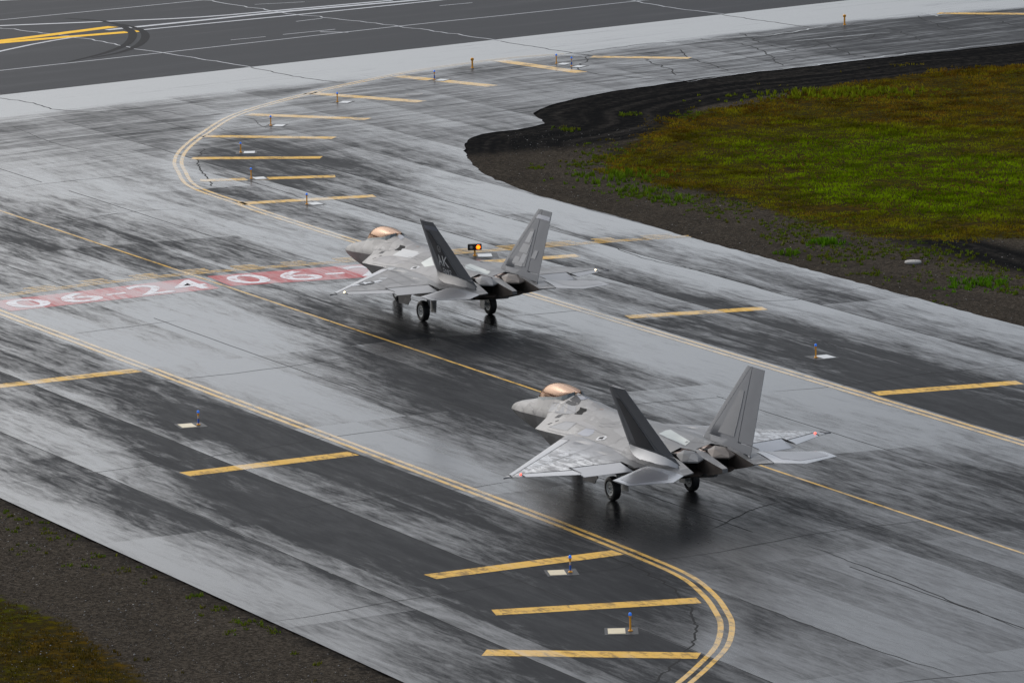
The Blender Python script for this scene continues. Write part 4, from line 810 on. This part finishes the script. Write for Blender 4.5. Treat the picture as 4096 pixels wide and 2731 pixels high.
    def seam(src, z_, pts, wd=.022, mat=M_DARKP, mirror=True, lift=.010):
        P2 = [Vector((*z_(*q), 0)) for q in pts]; Q = []
        for a_, b_ in zip(P2[:-1], P2[1:]): Q += [a_.lerp(b_, k / 5) for k in range(5)]
        hs_ = [hit(src, q.x, q.y) for q in Q + [P2[-1]]]
        if any(h is None for h in hs_): return
        v = []; f = []
        for k, (c_, n_) in enumerate(hs_):
            d = (hs_[min(k + 1, len(hs_) - 1)][0] - hs_[max(k - 1, 0)][0]).normalized(); s_ = d.cross(n_).normalized() * wd / 2; v += [c_ + s_ + n_ * lift, c_ - s_ + n_ * lift]
            if k: f.append((2 * k - 2, 2 * k - 1, 2 * k + 1, 2 * k))
        mesh('panel_line', v, f, mat, fus)
        if mirror: mesh('panel_line', [Vector((q.x, -q.y, q.z)) for q in v], [t_[::-1] for t_ in f], mat, fus)
    for pl_ in [[(1070, 868), (1250, 935), (1420, 995), (1640, 1080)], [(610, 540), (760, 560), (910, 578)], [(690, 425), (780, 430), (870, 500), (1000, 565)], [(600, 540), (640, 440), (660, 410)], [(625, 775), (760, 815), (900, 840)], [(640, 745), (760, 700), (870, 668), (1010, 690)], [(1290, 720), (1340, 745), (1400, 730), (1460, 745), (1520, 728)], [(1310, 690), (1380, 705), (1440, 690), (1500, 705), (1560, 690)], [(1260, 790), (1340, 825), (1420, 845)], [(350, 400), (430, 520), (450, 585)], [(250, 425), (300, 500), (310, 548)], [(1000, 800), (1110, 755), (1230, 775)], [(880, 790), (1000, 690)], [(1640, 870), (1560, 900), (1500, 960)]]: seam(0, n3, pl_)
    for pl_ in [[(20, 650), (180, 690), (330, 740)], [(90, 770), (250, 850), (360, 900)], [(440, 850), (560, 860), (700, 860)], [(230, 640), (420, 700), (540, 760)]]: seam(0, n4, pl_, mirror=False)
    decal('air_vent', 0, n3, [(1050, 485), (1138, 510), (1128, 538), (1095, 548), (1068, 582), (968, 574), (1035, 522)], M_BLACK)
    decal('air_vent', 0, n3, [(710, 622), (765, 582), (825, 580), (770, 620)], M_PANEL)
    decal('panel_gap', 0, n3, [(620, 708), (765, 652), (772, 659), (630, 711)], M_BLACK, sub=1)
    decal('side_panel', 0, n3, [(630, 545), (690, 420), (850, 440), (1000, 470), (985, 560), (860, 570)], M_DECAL2 if i == 0 else sk, lift=.004)
    decal('vent_rim', 0, n3, [(1250, 907), (1290, 872), (1385, 860), (1402, 876), (1366, 908), (1268, 920)], M_EDGE, cast[1], .008)
    decal('vent_opening', 0, n3, [(1276, 902), (1308, 880), (1368, 872), (1340, 900)], M_BLACK, cast[1], .014)
    decal('small_panel', 0, n3, [(1300, 516), (1312, 506), (1358, 510), (1346, 520)], M_BRONZE, sub=1)
    if i == 0:
        decal('spine_panel', 0, n3, [(850, 425), (985, 330), (1060, 320), (1070, 385), (1030, 445), (950, 470)], M_PANEL, lift=.005)
        decal('spine_panel', 0, n3, [(1010, 332), (1090, 345), (1160, 375), (1060, 392)], M_BLUE, lift=.009)
        decal('back_panel', 0, n4, [(160, 735), (215, 725), (420, 850), (372, 893), (85, 772)], M_GREENP, mirror=False)
        decal('wing_panel', 0, n3, [(640, 745), (870, 665), (1000, 690), (880, 790)], M_DECAL2, lift=.004)
        decal('wing_panel', 0, n3, [(1010, 830), (1130, 755), (1240, 775), (1220, 830), (1150, 865), (1090, 862)], M_BLUE, lift=.005)
        decal('dark_panel', 0, n3, [(930, 670), (1080, 665), (1230, 730), (1290, 790), (1180, 770)], M_DARKP, lift=.007)
    else:
        decal('pale_panel', 1, f5, [(848, 632), (972, 548), (1222, 596), (1075, 668)], M_LIGHTP, mirror=False, lift=.005)
        decal('pale_panel', 1, f5, [(1205, 725), (1335, 650), (1370, 760), (1250, 780)], M_GREENP, mirror=False, lift=.005)
        decal('spine_panel', 1, f5, [(770, 455), (850, 385), (940, 370), (960, 425), (880, 520)], M_PANEL, lift=.005)
        decal('spine_panel', 1, f5, [(910, 395), (960, 378), (1000, 410), (950, 440)], M_BLUE, lift=.009)
        decal('dark_panel', 1, f5, [(605, 690), (720, 640), (900, 655), (1010, 735), (760, 735)], M_DARKP, lift=.005)
        decal('pale_panel', 1, f5, [(740, 820), (800, 785), (890, 782), (845, 818)], M_LIGHTP, cast[1], .006)
        decal('pale_panel', 1, f5, [(668, 930), (695, 915), (790, 910), (760, 930)], M_LIGHTP, cast[1], .006)
        decal('wing_panel', 1, f5, [(560, 975), (590, 955), (690, 972), (650, 988)], M_LIGHTP, cast[1], .004)
        decal('back_panel', 1, f6, [(185, 760), (255, 740), (510, 835), (470, 880), (200, 800)], M_GREENP, mirror=False)
        fin_l = [o for o in r.children if o.name.split('.')[0] == 'fin'][0]
        Mi = jet_matrix(1).inverted()
        def on_fin(u, v_):
            o = Mi @ CO; d = (Mi.to_3x3() @ ray(u, v_)).normalized(); q = Vector((0, FB.y, FB.z)) + FNo * .128; t = (q - o).dot(FNo) / d.dot(FNo); return o + d * t
        def lettering(txt, bl, br, tl, mat, name):
            a, b_, c_ = on_fin(*f5(*bl)), on_fin(*f5(*br)), on_fin(*f5(*tl)); text_mesh(txt, name, lambda x, y: a + (b_ - a) * x + (c_ - a) * y, mat, fin_l)
        lettering('A', (1440, 750), (1484, 764), (1402, 615), M_DECAL, 'tail_letter'); lettering('K', (1492, 766), (1560, 788), (1462, 636), M_DECAL, 'tail_letter')
        lettering('AF', (1480, 812), (1503, 818), (1473, 782), M_DECAL, 'tail_letter'); lettering('05', (1487, 848), (1508, 853), (1481, 820), M_DECAL, 'tail_number')
        lettering('092', (1511, 867), (1593, 884), (1500, 806), M_DECAL, 'tail_number')
        # crest: a ring with a small winged shape
        c0_ = on_fin(*f5(1428, 552)); e1 = on_fin(*f5(1456, 560)) - c0_; e2 = on_fin(*f5(1416, 500)) - c0_
        def ringm(r0, r1, n=18): 
            v = [c0_ + e1 * (math.cos(2 * math.pi * k / n) * q) + e2 * (math.sin(2 * math.pi * k / n) * q) for q in (r0, r1) for k in range(n)]; return v, [(k, (k + 1) % n, n + (k + 1) % n, n + k) for k in range(n)]
        v, f = ringm(.62, .80); v += [c0_ + e1 * x + e2 * y for x, y in ((-.5, .5), (0, -.1), (.5, .5), (.28, -.15), (0, -.6), (-.28, -.15))]; k = 36; f += [(k, k + 1, k + 5), (k + 1, k + 2, k + 3), (k + 1, k + 3, k + 4, k + 5)]
        mesh('tail_crest', v, f, M_DECAL2, fin_l)
        # star and bars on the port wing
        cs, cy = 12.16, 4.54; up_ = lambda x, y, l: J(cs - x, cy + y, wing_z(cs - x, cy + y, 1) + l)
        def flat(name, pts, mat, l): mesh(name, [up_(x, y, l) for x, y in pts], [tuple(range(len(pts)))], mat, cast[1])
        rr = .36; flat('insignia_bars', [(-.16, -.72), (.16, -.72), (.16, .72), (-.16, .72)], M_DECAL, .014)
        flat('insignia_disc', [(rr * math.cos(2 * math.pi * k / 20), rr * math.sin(2 * math.pi * k / 20)) for k in range(20)], M_PANEL, .020)
        pts = [((rr * .95 if k % 2 == 0 else rr * .38) * math.cos(math.pi * k / 5), (rr * .95 if k % 2 == 0 else rr * .38) * math.sin(math.pi * k / 5)) for k in range(10)]
        mesh('insignia_star', [up_(x, y, .026) for x, y in pts] + [up_(0, 0, .026)], [(k, (k + 1) % 10, 10) for k in range(10)], M_DECAL, cast[1])
    return r
M_NAV = {0: emis('red_wingtip_lamp', (1.0, .05, .03), 7), 1: emis('warm_wingtip_lamp', (1.0, .78, .45), 5)}
j0 = make_jet(0); tag(j0, 'nearer grey twin-tail fighter jet with red wingtip lamps and unmarked tails', 'fighter jet', 'fighter jets taxiing on the wet taxiway')
j1 = make_jet(1); tag(j1, 'farther grey twin-tail fighter jet lettered AK 092, beside the red surface sign', 'fighter jet', 'fighter jets taxiing on the wet taxiway')

# ------------------------------------------------------------------ lights and small fixtures
M_LYEL = simple('yellow_post_paint', (.70, .30, .02), .45, 0, .5, .15, 20)
M_LBLUE = simple('blue_band_paint', (.02, .10, .42), .4, 0, .5, .1, 20)
M_LENS = emis('blue_taxi_lens', (.015, .14, .60), .4)
M_PLATEW = simple('white_painted_cover', (.42, .42, .41), .35, 0, .5, .12, 6)
M_PLATEY = simple('cream_painted_cover', (.50, .41, .24), .40, 0, .5, .25, 7)
M_HOUS = simple('black_lamp_housing', (.012, .012, .012), .45, 0, .4)
M_AMBER = emis('lit_amber_lamp', (1.0, .11, .004), 5)
M_UNLIT = simple('unlit_clear_lamp', (.32, .31, .30), .2, 0, .6)
M_CONC = simple('weathered_concrete', (.26, .245, .225), .7, 0, .3, .25, 6)
M_IRON = simple('wet_cast_iron', (.045, .045, .047), .35, .6, .5, .3, 12)
def edge_light(base, h, side, rz, plate, bands, label, lens=M_LENS, seed=0):
    """base: ground point of the post; side: -1 cover lies to the left, +1 right"""
    r = empty('taxiway_edge_light', base, (0, 0, rz)); r.rotation_euler = (0, 0, rz)
    pad = MB(); pad.box((side * .30, .04, .002), (1.12, 1.15, .008)); pad.build('asphalt_pad', M_BASEPLATE, r)
    pl = MB(); pl.box((side * .46, .04, .010), (.58, .85, .012)); pl.build('cover_plate', M_PLATEY if plate == 'y' else M_PLATEW, r)
    b = MB(); b.tube([(0, 0, .014), (0, 0, .05)], [.085, .07], 12); b.build('base_flange', M_LYEL, r, 40)
    b = MB(); b.tube([(0, 0, .05), (0, 0, h - .13)], [.034, .032], 10); b.build('post', M_LYEL, r, 40)
    b = MB(); b.tube([(0, 0, h - .15), (0, 0, h - .10), (0, 0, h - .085)], [.040, .05, .05], 12); b.build('collar', M_LYEL, r, 40)
    b = MB(); b.lathe((0, 0, h - .085), (0, 0, 1), [(0, .05), (.03, .056), (.07, .052), (.10, .032), (.112, .002)], 14); b.build('lens', lens, r, 50)
    if bands:
        b = MB(); b.tube([(0, 0, .08), (0, 0, .27)], .038, 10); b.build('blue_band', M_LBLUE, r, 40)
        b = MB(); b.tube([(0, 0, .30), (0, 0, .36)], .037, 10); b.build('reflective_band', M_PLATEW, r, 40)
    return tag(r, label, 'edge light', 'blue taxiway edge lights')
T_RZ = TH - R(90)
LS = [
 (1448, 1449, .60, -1, .0, 'y', 0, 'blue-topped yellow edge light beside its cream cover, nearest the bottom curve'),
 (1310, 1314, .58, -1, .12, 'y', 1, 'blue-banded edge light in front of the stripe below the nearer jet'),
 (456, 976, .56, -1, .30, 'y', 1, 'lone blue-banded edge light on the dark left shoulder'),
 (1874, 822, .57, 1, T_RZ, 'w', 0, 'lone blue-topped edge light on the right shoulder above the nearer jet'),
 (705, 470, .55, 1, T_RZ, 'w', 0, 'edge light at the near end of the upper curve, closest to the farther jet'),
 (577, 411, .55, 1, T_RZ * .6, 'w', 0, 'edge light standing on the second nearest stripe of the upper curve'),
 (553, 351, .54, 1, 0, 'w', 0, 'leftmost edge light of the upper curve, beside its white cover'),
 (622, 289, .54, 1, -.2, 'w', 0, 'edge light above the leftmost one on the upper curve'),
 (775, 235, .54, 1, -.35, 'w', 0, 'edge light left of the round manhole cover'),
 (998, 184, .54, 1, -.45, 'w', 1, 'edge light standing on a stripe right of the manhole cover'),
 (1278, 147, .56, 1, -.5, 'w', 0, 'left one of the two edge lights close together at the top'),
 (1313, 153, .54, 1, -.5, 'w', 1, 'right one of the two edge lights close together at the top')]
for k, (x, y, h, sd_, rz, pl, bd, lab) in enumerate(LS):
    b = D(x, y); edge_light((b.x, b.y, .002), h * 1.03, sd_, rz, pl, bd, lab)
for (x, y, h, lab) in [(1085, 157, .62, 'plain yellow marker post where the upper curve meets the runway edge'), (1940, 58, .66, 'plain yellow marker post on the cracked pavement at the upper right')]:
    b = D(x, y); r = empty('marker_post', (b.x, b.y, .002), (0, 0, -.5))
    q = MB(); q.box((-.3, 0, .002), (1.3, 1.3, .008)); q.build('asphalt_pad', M_BASEPLATE, r)
    q = MB(); q.tube([(0, 0, .014), (0, 0, .06)], [.10, .08], 12); q.build('base_flange', M_LYEL, r, 40)
    q = MB(); q.tube([(0, 0, .06), (0, 0, h - .16)], .055, 12); q.build('post', M_LYEL, r, 40)
    q = MB(); q.tube([(0, 0, h - .16), (0, 0, h - .13), (0, 0, h - .04), (0, 0, h)], [.075, .10, .10, .06], 14); q.build('lamp_head', M_LYEL, r, 40)
    tag(r, lab, 'marker post', 'yellow marker posts')
# guard light with two lamps
gb = G(1899.5, 1024.7); gr = empty('runway_guard_light', (gb.x, gb.y, .002), (0, 0, .06))
q = MB(); q.box((.42, .1, .002), (1.35, 1.5, .008)); q.build('asphalt_pad', M_BASEPLATE, gr)
q = MB(); q.box((.48, .1, .010), (.66, .95, .012)); q.build('cover_plate', M_PLATEW, gr)
q = MB(); q.tube([(0, 0, .014), (0, 0, .06), (0, 0, .061), (0, 0, .30)], [.10, .09, .045, .045], 12); q.build('post', M_LYEL, gr, 40)
bm = bmesh.new(); bmesh.ops.create_cube(bm, size=1.0); bmesh.ops.scale(bm, vec=(.66, .24, .30), verts=bm.verts); bmesh.ops.bevel(bm, geom=bm.edges[:], offset=.03, segments=2, affect='EDGES', profile=.5); bmesh.ops.translate(bm, vec=(0, .02, .44), verts=bm.verts)
me = bpy.data.meshes.new('housing'); bm.to_mesh(me); bm.free(); me.materials.append(M_HOUS); hous = link(bpy.data.objects.new('housing', me), gr)
for sx, mt, nm in ((-.165, M_UNLIT, 'unlit_lamp'), (.165, M_AMBER, 'lit_amber_lamp')):
    q = MB(); q.lathe((sx, -.099, .44), (0, -1, 0), [(0, .118), (.06, .122), (.062, .105), (.012, .10)], 20); q.build('lamp_visor', M_HOUS, gr, 40)
    q = MB(); q.lathe((sx, -.100, .44), (0, -1, 0), [(0, .098), (.018, .085), (.034, .05), (.040, .002)], 20); q.build(nm, mt, gr, 50)
tag(gr, 'black twin-lamp guard light on a yellow post with its right amber lamp lit', 'guard light')
# manhole and the pale slab in the verge
b = D(952, 217); r = empty('manhole_cover', (b.x, b.y, .002))
q = MB(); q.lathe((0, 0, 0), (0, 0, 1), [(.0, .52), (.02, .50), (.022, .41), (.008, .40)], 28); q.build('ring', M_CONC, r)
q = MB(); q.lathe((0, 0, 0), (0, 0, 1), [(.004, .39), (.016, .385), (.016, .002)], 28); q.build('lid', M_IRON, r)
tag(r, 'round iron manhole cover beside a yellow stripe on the upper pavement', 'manhole cover')
b = Z(4, 1842, 418); r = empty('drain_slab', (b.x, b.y, -.05))
q = MB(); q.lathe((0, 0, 0), (0, 0, 1), [(0, .40), (.07, .39), (.095, .36), (.097, .002)], 18); q.build('slab', M_CONC, r, 40)
q = MB(); q.tube([(.1, -.05, .095), (.1, .0, .12), (.1, .05, .095)], .012, 6); q.build('lifting_eye', M_IRON, r)
tag(r, 'pale round concrete slab lying in the gravel verge at right', 'concrete slab')

# ------------------------------------------------------------------ vegetation and loose stones
def leaf_material():
    m = NT('grass_and_leaf'); c = m.attrc('tint'); m.P(Base_Color=c, Roughness=.8, Specular_IOR_Level=0.0); return m.m
M_LEAF = leaf_material()
def card_mesh(name, V, F, Cc, mat=M_LEAF):
    me = bpy.data.meshes.new(name); me.vertices.add(len(V)); me.vertices.foreach_set('co', np.asarray(V, np.float32).ravel())
    F = np.asarray(F, np.int32); me.loops.add(F.size); me.loops.foreach_set('vertex_index', F.ravel()); me.polygons.add(len(F)); me.polygons.foreach_set('loop_start', np.arange(len(F), dtype=np.int32) * 3); me.update(calc_edges=True); me.validate()
    a = me.color_attributes.new('tint', 'FLOAT_COLOR', 'POINT'); a.data.foreach_set('color', np.c_[np.asarray(Cc, np.float32), np.ones(len(V), np.float32)].ravel())
    me.materials.append(mat); return link(bpy.data.objects.new(name, me))
nr = np.random.default_rng(5)
def blades(px, py, hgt, wid, col, lean=.45, nb=3):
    """px,py: tuft positions, each gets nb blades"""
    n = len(px); V = []; C_ = []
    for k in range(nb):
        a = nr.uniform(0, 2 * np.pi, n); h = hgt * nr.uniform(.55, 1.15, n); w_ = wid * nr.uniform(.7, 1.3, n); la = nr.uniform(0, 2 * np.pi, n); ln = lean * h * nr.uniform(.1, 1, n)
        ox, oy = px + nr.normal(0, .05, n), py + nr.normal(0, .05, n); z0 = np.full(n, -.09)
        b0 = np.c_[ox - np.cos(a) * w_, oy - np.sin(a) * w_, z0]; b1 = np.c_[ox + np.cos(a) * w_, oy + np.sin(a) * w_, z0]; t = np.c_[ox + np.cos(la) * ln, oy + np.sin(la) * ln, z0 + .04 + h]
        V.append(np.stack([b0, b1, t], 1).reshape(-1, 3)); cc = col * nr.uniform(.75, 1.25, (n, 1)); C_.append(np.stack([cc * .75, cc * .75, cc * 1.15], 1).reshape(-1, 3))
    V = np.concatenate(V); C_ = np.concatenate(C_); return V, np.arange(len(V)).reshape(-1, 3), np.clip(C_, 0, 1)
def nz(px, py, s, off=0.0): return np.array([mnoise.fractal(Vector((a * s + off, b_ * s, off)), 1.0, 2.0, 4) for a, b_ in zip(px, py)])
def gpx(pts): q = [D(*p) for p in pts]; return np.array([[a.x, a.y] for a in q])
# infield turf
xs = nr.uniform(2, 44, 150000); ys = nr.uniform(262, 372, 150000); P_ = np.c_[xs, ys]
keep = np.abs(xs) < (ys * .0885 + 1.5); P_ = P_[keep]; sdv = sdist(GP, P_); P_ = P_[sdv > -4.5]; sdv = sdv[sdv > -4.5]
n1 = nz(P_[:, 0], P_[:, 1], .22); n2 = nz(P_[:, 0], P_[:, 1], .9, 7.0)
dens_ = np.clip(.55 + sdv / 3.5, 0, 1) + .55 * n1 + .25 * n2; dens_ = dens_ - .55 * np.clip(nz(P_[:, 0], P_[:, 1], .33, 15.0) - .12, 0, 1) * 3 * np.clip(1.4 - sdv / 9, .25, 1); k_ = dens_ > nr.uniform(.25, .75, len(P_)); P_, sdv, n1, n2 = P_[k_], sdv[k_], n1[k_], n2[k_]
gc = gpx([(2080, 410), (1900, 350), (2250, 470), (2200, 360), (1720, 330), (2000, 300)]); gw = [1.0, .7, .9, .6, .4, .3]; gr_ = [(9, 12), (6, 10), (8, 9), (8, 12), (5, 8), (7, 10)]
green = sum(w_ * np.exp(-((P_[:, 0] - c[0]) / a) ** 2 - ((P_[:, 1] - c[1]) / b_) ** 2) for c, w_, (a, b_) in zip(gc, gw, gr_)); green = np.clip(green * .80 + .40 * n1 + .15 * n2 - .12, 0, 1)[:, None]
br = np.array([.19, .098, .012]); ol = np.array([.185, .135, .008]); gn = np.array([.165, .235, .003]); mixb = np.clip(.5 + 1.3 * n2, 0, 1)[:, None]
col = (br * (1 - mixb) + ol * mixb) * (1 - green) + gn * green
col = col * np.clip(1.0 + .9 * nz(P_[:, 0], P_[:, 1], .45, 21.0) + .5 * n2, .5, 1.5)[:, None]
V, F, C_ = blades(P_[:, 0], P_[:, 1], .075 + .05 * np.clip(n1 + .5, 0, 1), .034, col)
o = card_mesh('infield_grass', V, F, C_); o['kind'] = 'stuff'; tag(o, 'rough olive and brown grass covering the infield at right', 'grass')
# dry turf, lower left
xs = nr.uniform(-24, -2, 26000); ys = nr.uniform(186, 222, 26000); P_ = np.c_[xs, ys]; sl = sdist(LLP, P_); sp = sdist(PAVE2, P_); n2 = nz(xs, ys, .7, 3.0); n3_ = nz(xs, ys, 2.0, 9.0)
k_ = (sp < -.4) & (np.clip(.5 + sl / 2.2, 0, 1) + .6 * n2 + .35 * n3_ > nr.uniform(.45, 1.0, len(xs))); mixb = np.clip(.45 + 1.2 * n2, 0, 1)[:, None]
V, F, C_ = blades(xs[k_], ys[k_], np.full(k_.sum(), .10), .028, (np.array([.14, .078, .014]) * (1 - mixb) + np.array([.10, .08, .01]) * mixb)[k_]); o = card_mesh('dry_grass', V, F, C_); o['kind'] = 'stuff'; tag(o, 'sparse dry orange-brown grass in the lower left corner', 'grass')
# low green weeds along the verges: many tiny plants, uncountable
spots = [(1300, 296, .6, 14), (1235, 385, .4, 8), (1400, 345, 2.2, 26), (1390, 365, 1.2, 30), (1340, 380, 1.5, 14), (1600, 460, 2.0, 26), (1480, 445, 1.0, 24), (1650, 480, 1.6, 18), (1770, 500, 2.5, 22), (1830, 515, 1.8, 30), (1700, 470, 1.2, 14), (1780, 545, .8, 10), (1950, 575, 2.2, 40), (2060, 570, 2.2, 40), (2150, 578, 1.8, 34), (1860, 545, 1.4, 22), (2100, 640, 1.2, 10), (2000, 625, .9, 10), (2280, 625, 2.0, 34), (2330, 660, 1.2, 22), (2200, 610, 1.5, 18), (1880, 520, 1.6, 18), (1980, 540, 2.0, 20), (1590, 262, .8, 14), (1450, 262, .6, 10), (1900, 590, 1.0, 8), (2040, 715, .8, 5), (2160, 700, .8, 6),
 (100, 1205, 1.2, 26), (160, 1225, 1.0, 22), (235, 1265, .8, 16), (40, 1180, 1.2, 20), (300, 1300, .6, 10), (380, 1330, .6, 12), (450, 1365, .5, 12), (500, 1395, .6, 14), (560, 1425, .6, 16), (620, 1445, .5, 12), (540, 1450, .5, 9), (200, 1300, .8, 9), (90, 1250, 1.5, 12), (330, 1280, .5, 8), (690, 1500, .4, 5), (740, 1520, .3, 4)]
wx, wy = [], []
for (x, y, rad, n) in spots:
    c = D(x, y); n = int(n * (2.0 if y < 1000 else .7)); wx += list(c.x + nr.normal(0, rad * .6, n)); wy += list(c.y + nr.normal(0, rad * .8, n))
wx, wy = np.array(wx), np.array(wy); ok = sdist(PAVE2, np.c_[wx, wy]) < -.15; wx, wy = wx[ok], wy[ok]; tint = nr.uniform(0, 1, (len(wx), 1)); col = np.array([.11, .17, .012]) * tint + np.array([.13, .12, .014]) * (1 - tint)
V, F, C_ = blades(wx, wy, np.full(len(wx), .12), .045, col, .9, 8); o = card_mesh('verge_weeds', V, F, C_); o['kind'] = 'stuff'; tag(o, 'scattered low green weeds growing in the black gravel verges', 'weeds')
def clump(px, rx, ry, h, n, label, col):
    c = D(*px); a = nr.normal(0, 1, (n, 2)); V, F, C_ = blades(a[:, 0] * rx, a[:, 1] * ry, h * np.exp(-.25 * (a ** 2).sum(1)) + .05, .045, np.tile(np.array(col), (n, 1)) * nr.uniform(.8, 1.25, (n, 1)), .7, 7)
    o = card_mesh('weed_clump', V, F, C_); o.location = (c.x, c.y, 0); o['kind'] = 'stuff'; tag(o, label, 'weeds', 'leafy weed clumps in the verge')
clump((1425, 405), 1.6, 2.0, .30, 110, 'large bright green weed clump at the tip of the infield gravel', (.12, .19, .010))
clump((1465, 440), 1.0, 1.2, .24, 60, 'weed clump just below the largest one by the gravel tip', (.11, .175, .010))
clump((1545, 458), .8, 1.1, .24, 50, 'small bright weed clump in the black gravel right of the curve edge', (.11, .18, .010))
clump((1895, 558), .6, .6, .30, 45, 'compact bright green weed tuft on the right verge', (.09, .19, .008))
clump((1808, 582), .35, .5, .26, 24, 'little green weed tuft nearest the pavement on the right verge', (.10, .18, .010))
clump((2240, 652), 1.0, 1.2, .24, 90, 'dense bright green weed clump near the right edge of the picture', (.10, .21, .008))
clump((1925, 214), 3.2, 1.6, .30, 260, 'long patch of tall yellow-green weeds at the far side of the infield', (.19, .22, .010))
# loose stones
m = NT('loose_stone'); m.P(Base_Color=m.attrc('tint'), Roughness=.75, Specular_IOR_Level=.2); M_STONE = m.m
sx_ = np.concatenate([nr.uniform(-24, 0, 9000), nr.uniform(0, 30, 9000)]); sy_ = np.concatenate([nr.uniform(186, 224, 9000), nr.uniform(240, 330, 9000)]); dpv = sdist(PAVE2, np.c_[sx_, sy_]); ok = (dpv < -.3) & (np.abs(sx_) < sy_ * .0885 + 1) & ((sx_ < 0) | (sdist(GP, np.c_[sx_, sy_]) < 0)); sx_, sy_ = sx_[ok], sy_[ok]; n = len(sx_)
rr = .012 + .03 * nr.random(n) ** 6; base = np.array([(1, 0, 0), (0, 1, 0), (-1, 0, 0), (0, -1, 0), (0, 0, .7), (0, 0, -.7)]); ang = nr.uniform(0, 6.28, n)
bx_ = base[None] * (rr[:, None, None] * nr.uniform(.7, 1.3, (n, 6, 1))); ca, sa = np.cos(ang)[:, None], np.sin(ang)[:, None]
V = np.stack([bx_[..., 0] * ca - bx_[..., 1] * sa + sx_[:, None], bx_[..., 0] * sa + bx_[..., 1] * ca + sy_[:, None], bx_[..., 2] - .055 + rr[:, None] * .3], -1).reshape(-1, 3)
fo = np.array([(0, 1, 4), (1, 2, 4), (2, 3, 4), (3, 0, 4), (1, 0, 5), (2, 1, 5), (3, 2, 5), (0, 3, 5)]); F = (fo[None] + 6 * np.arange(n)[:, None, None]).reshape(-1, 3)
cc = np.repeat((nr.uniform(.05, .30, (n, 1)) * np.array([1, .95, .88])), 6, 0); o = card_mesh('loose_gravel', V, F, cc, M_STONE); o['kind'] = 'stuff'; tag(o, 'loose pale gravel stones scattered over the dirt verges', 'gravel')
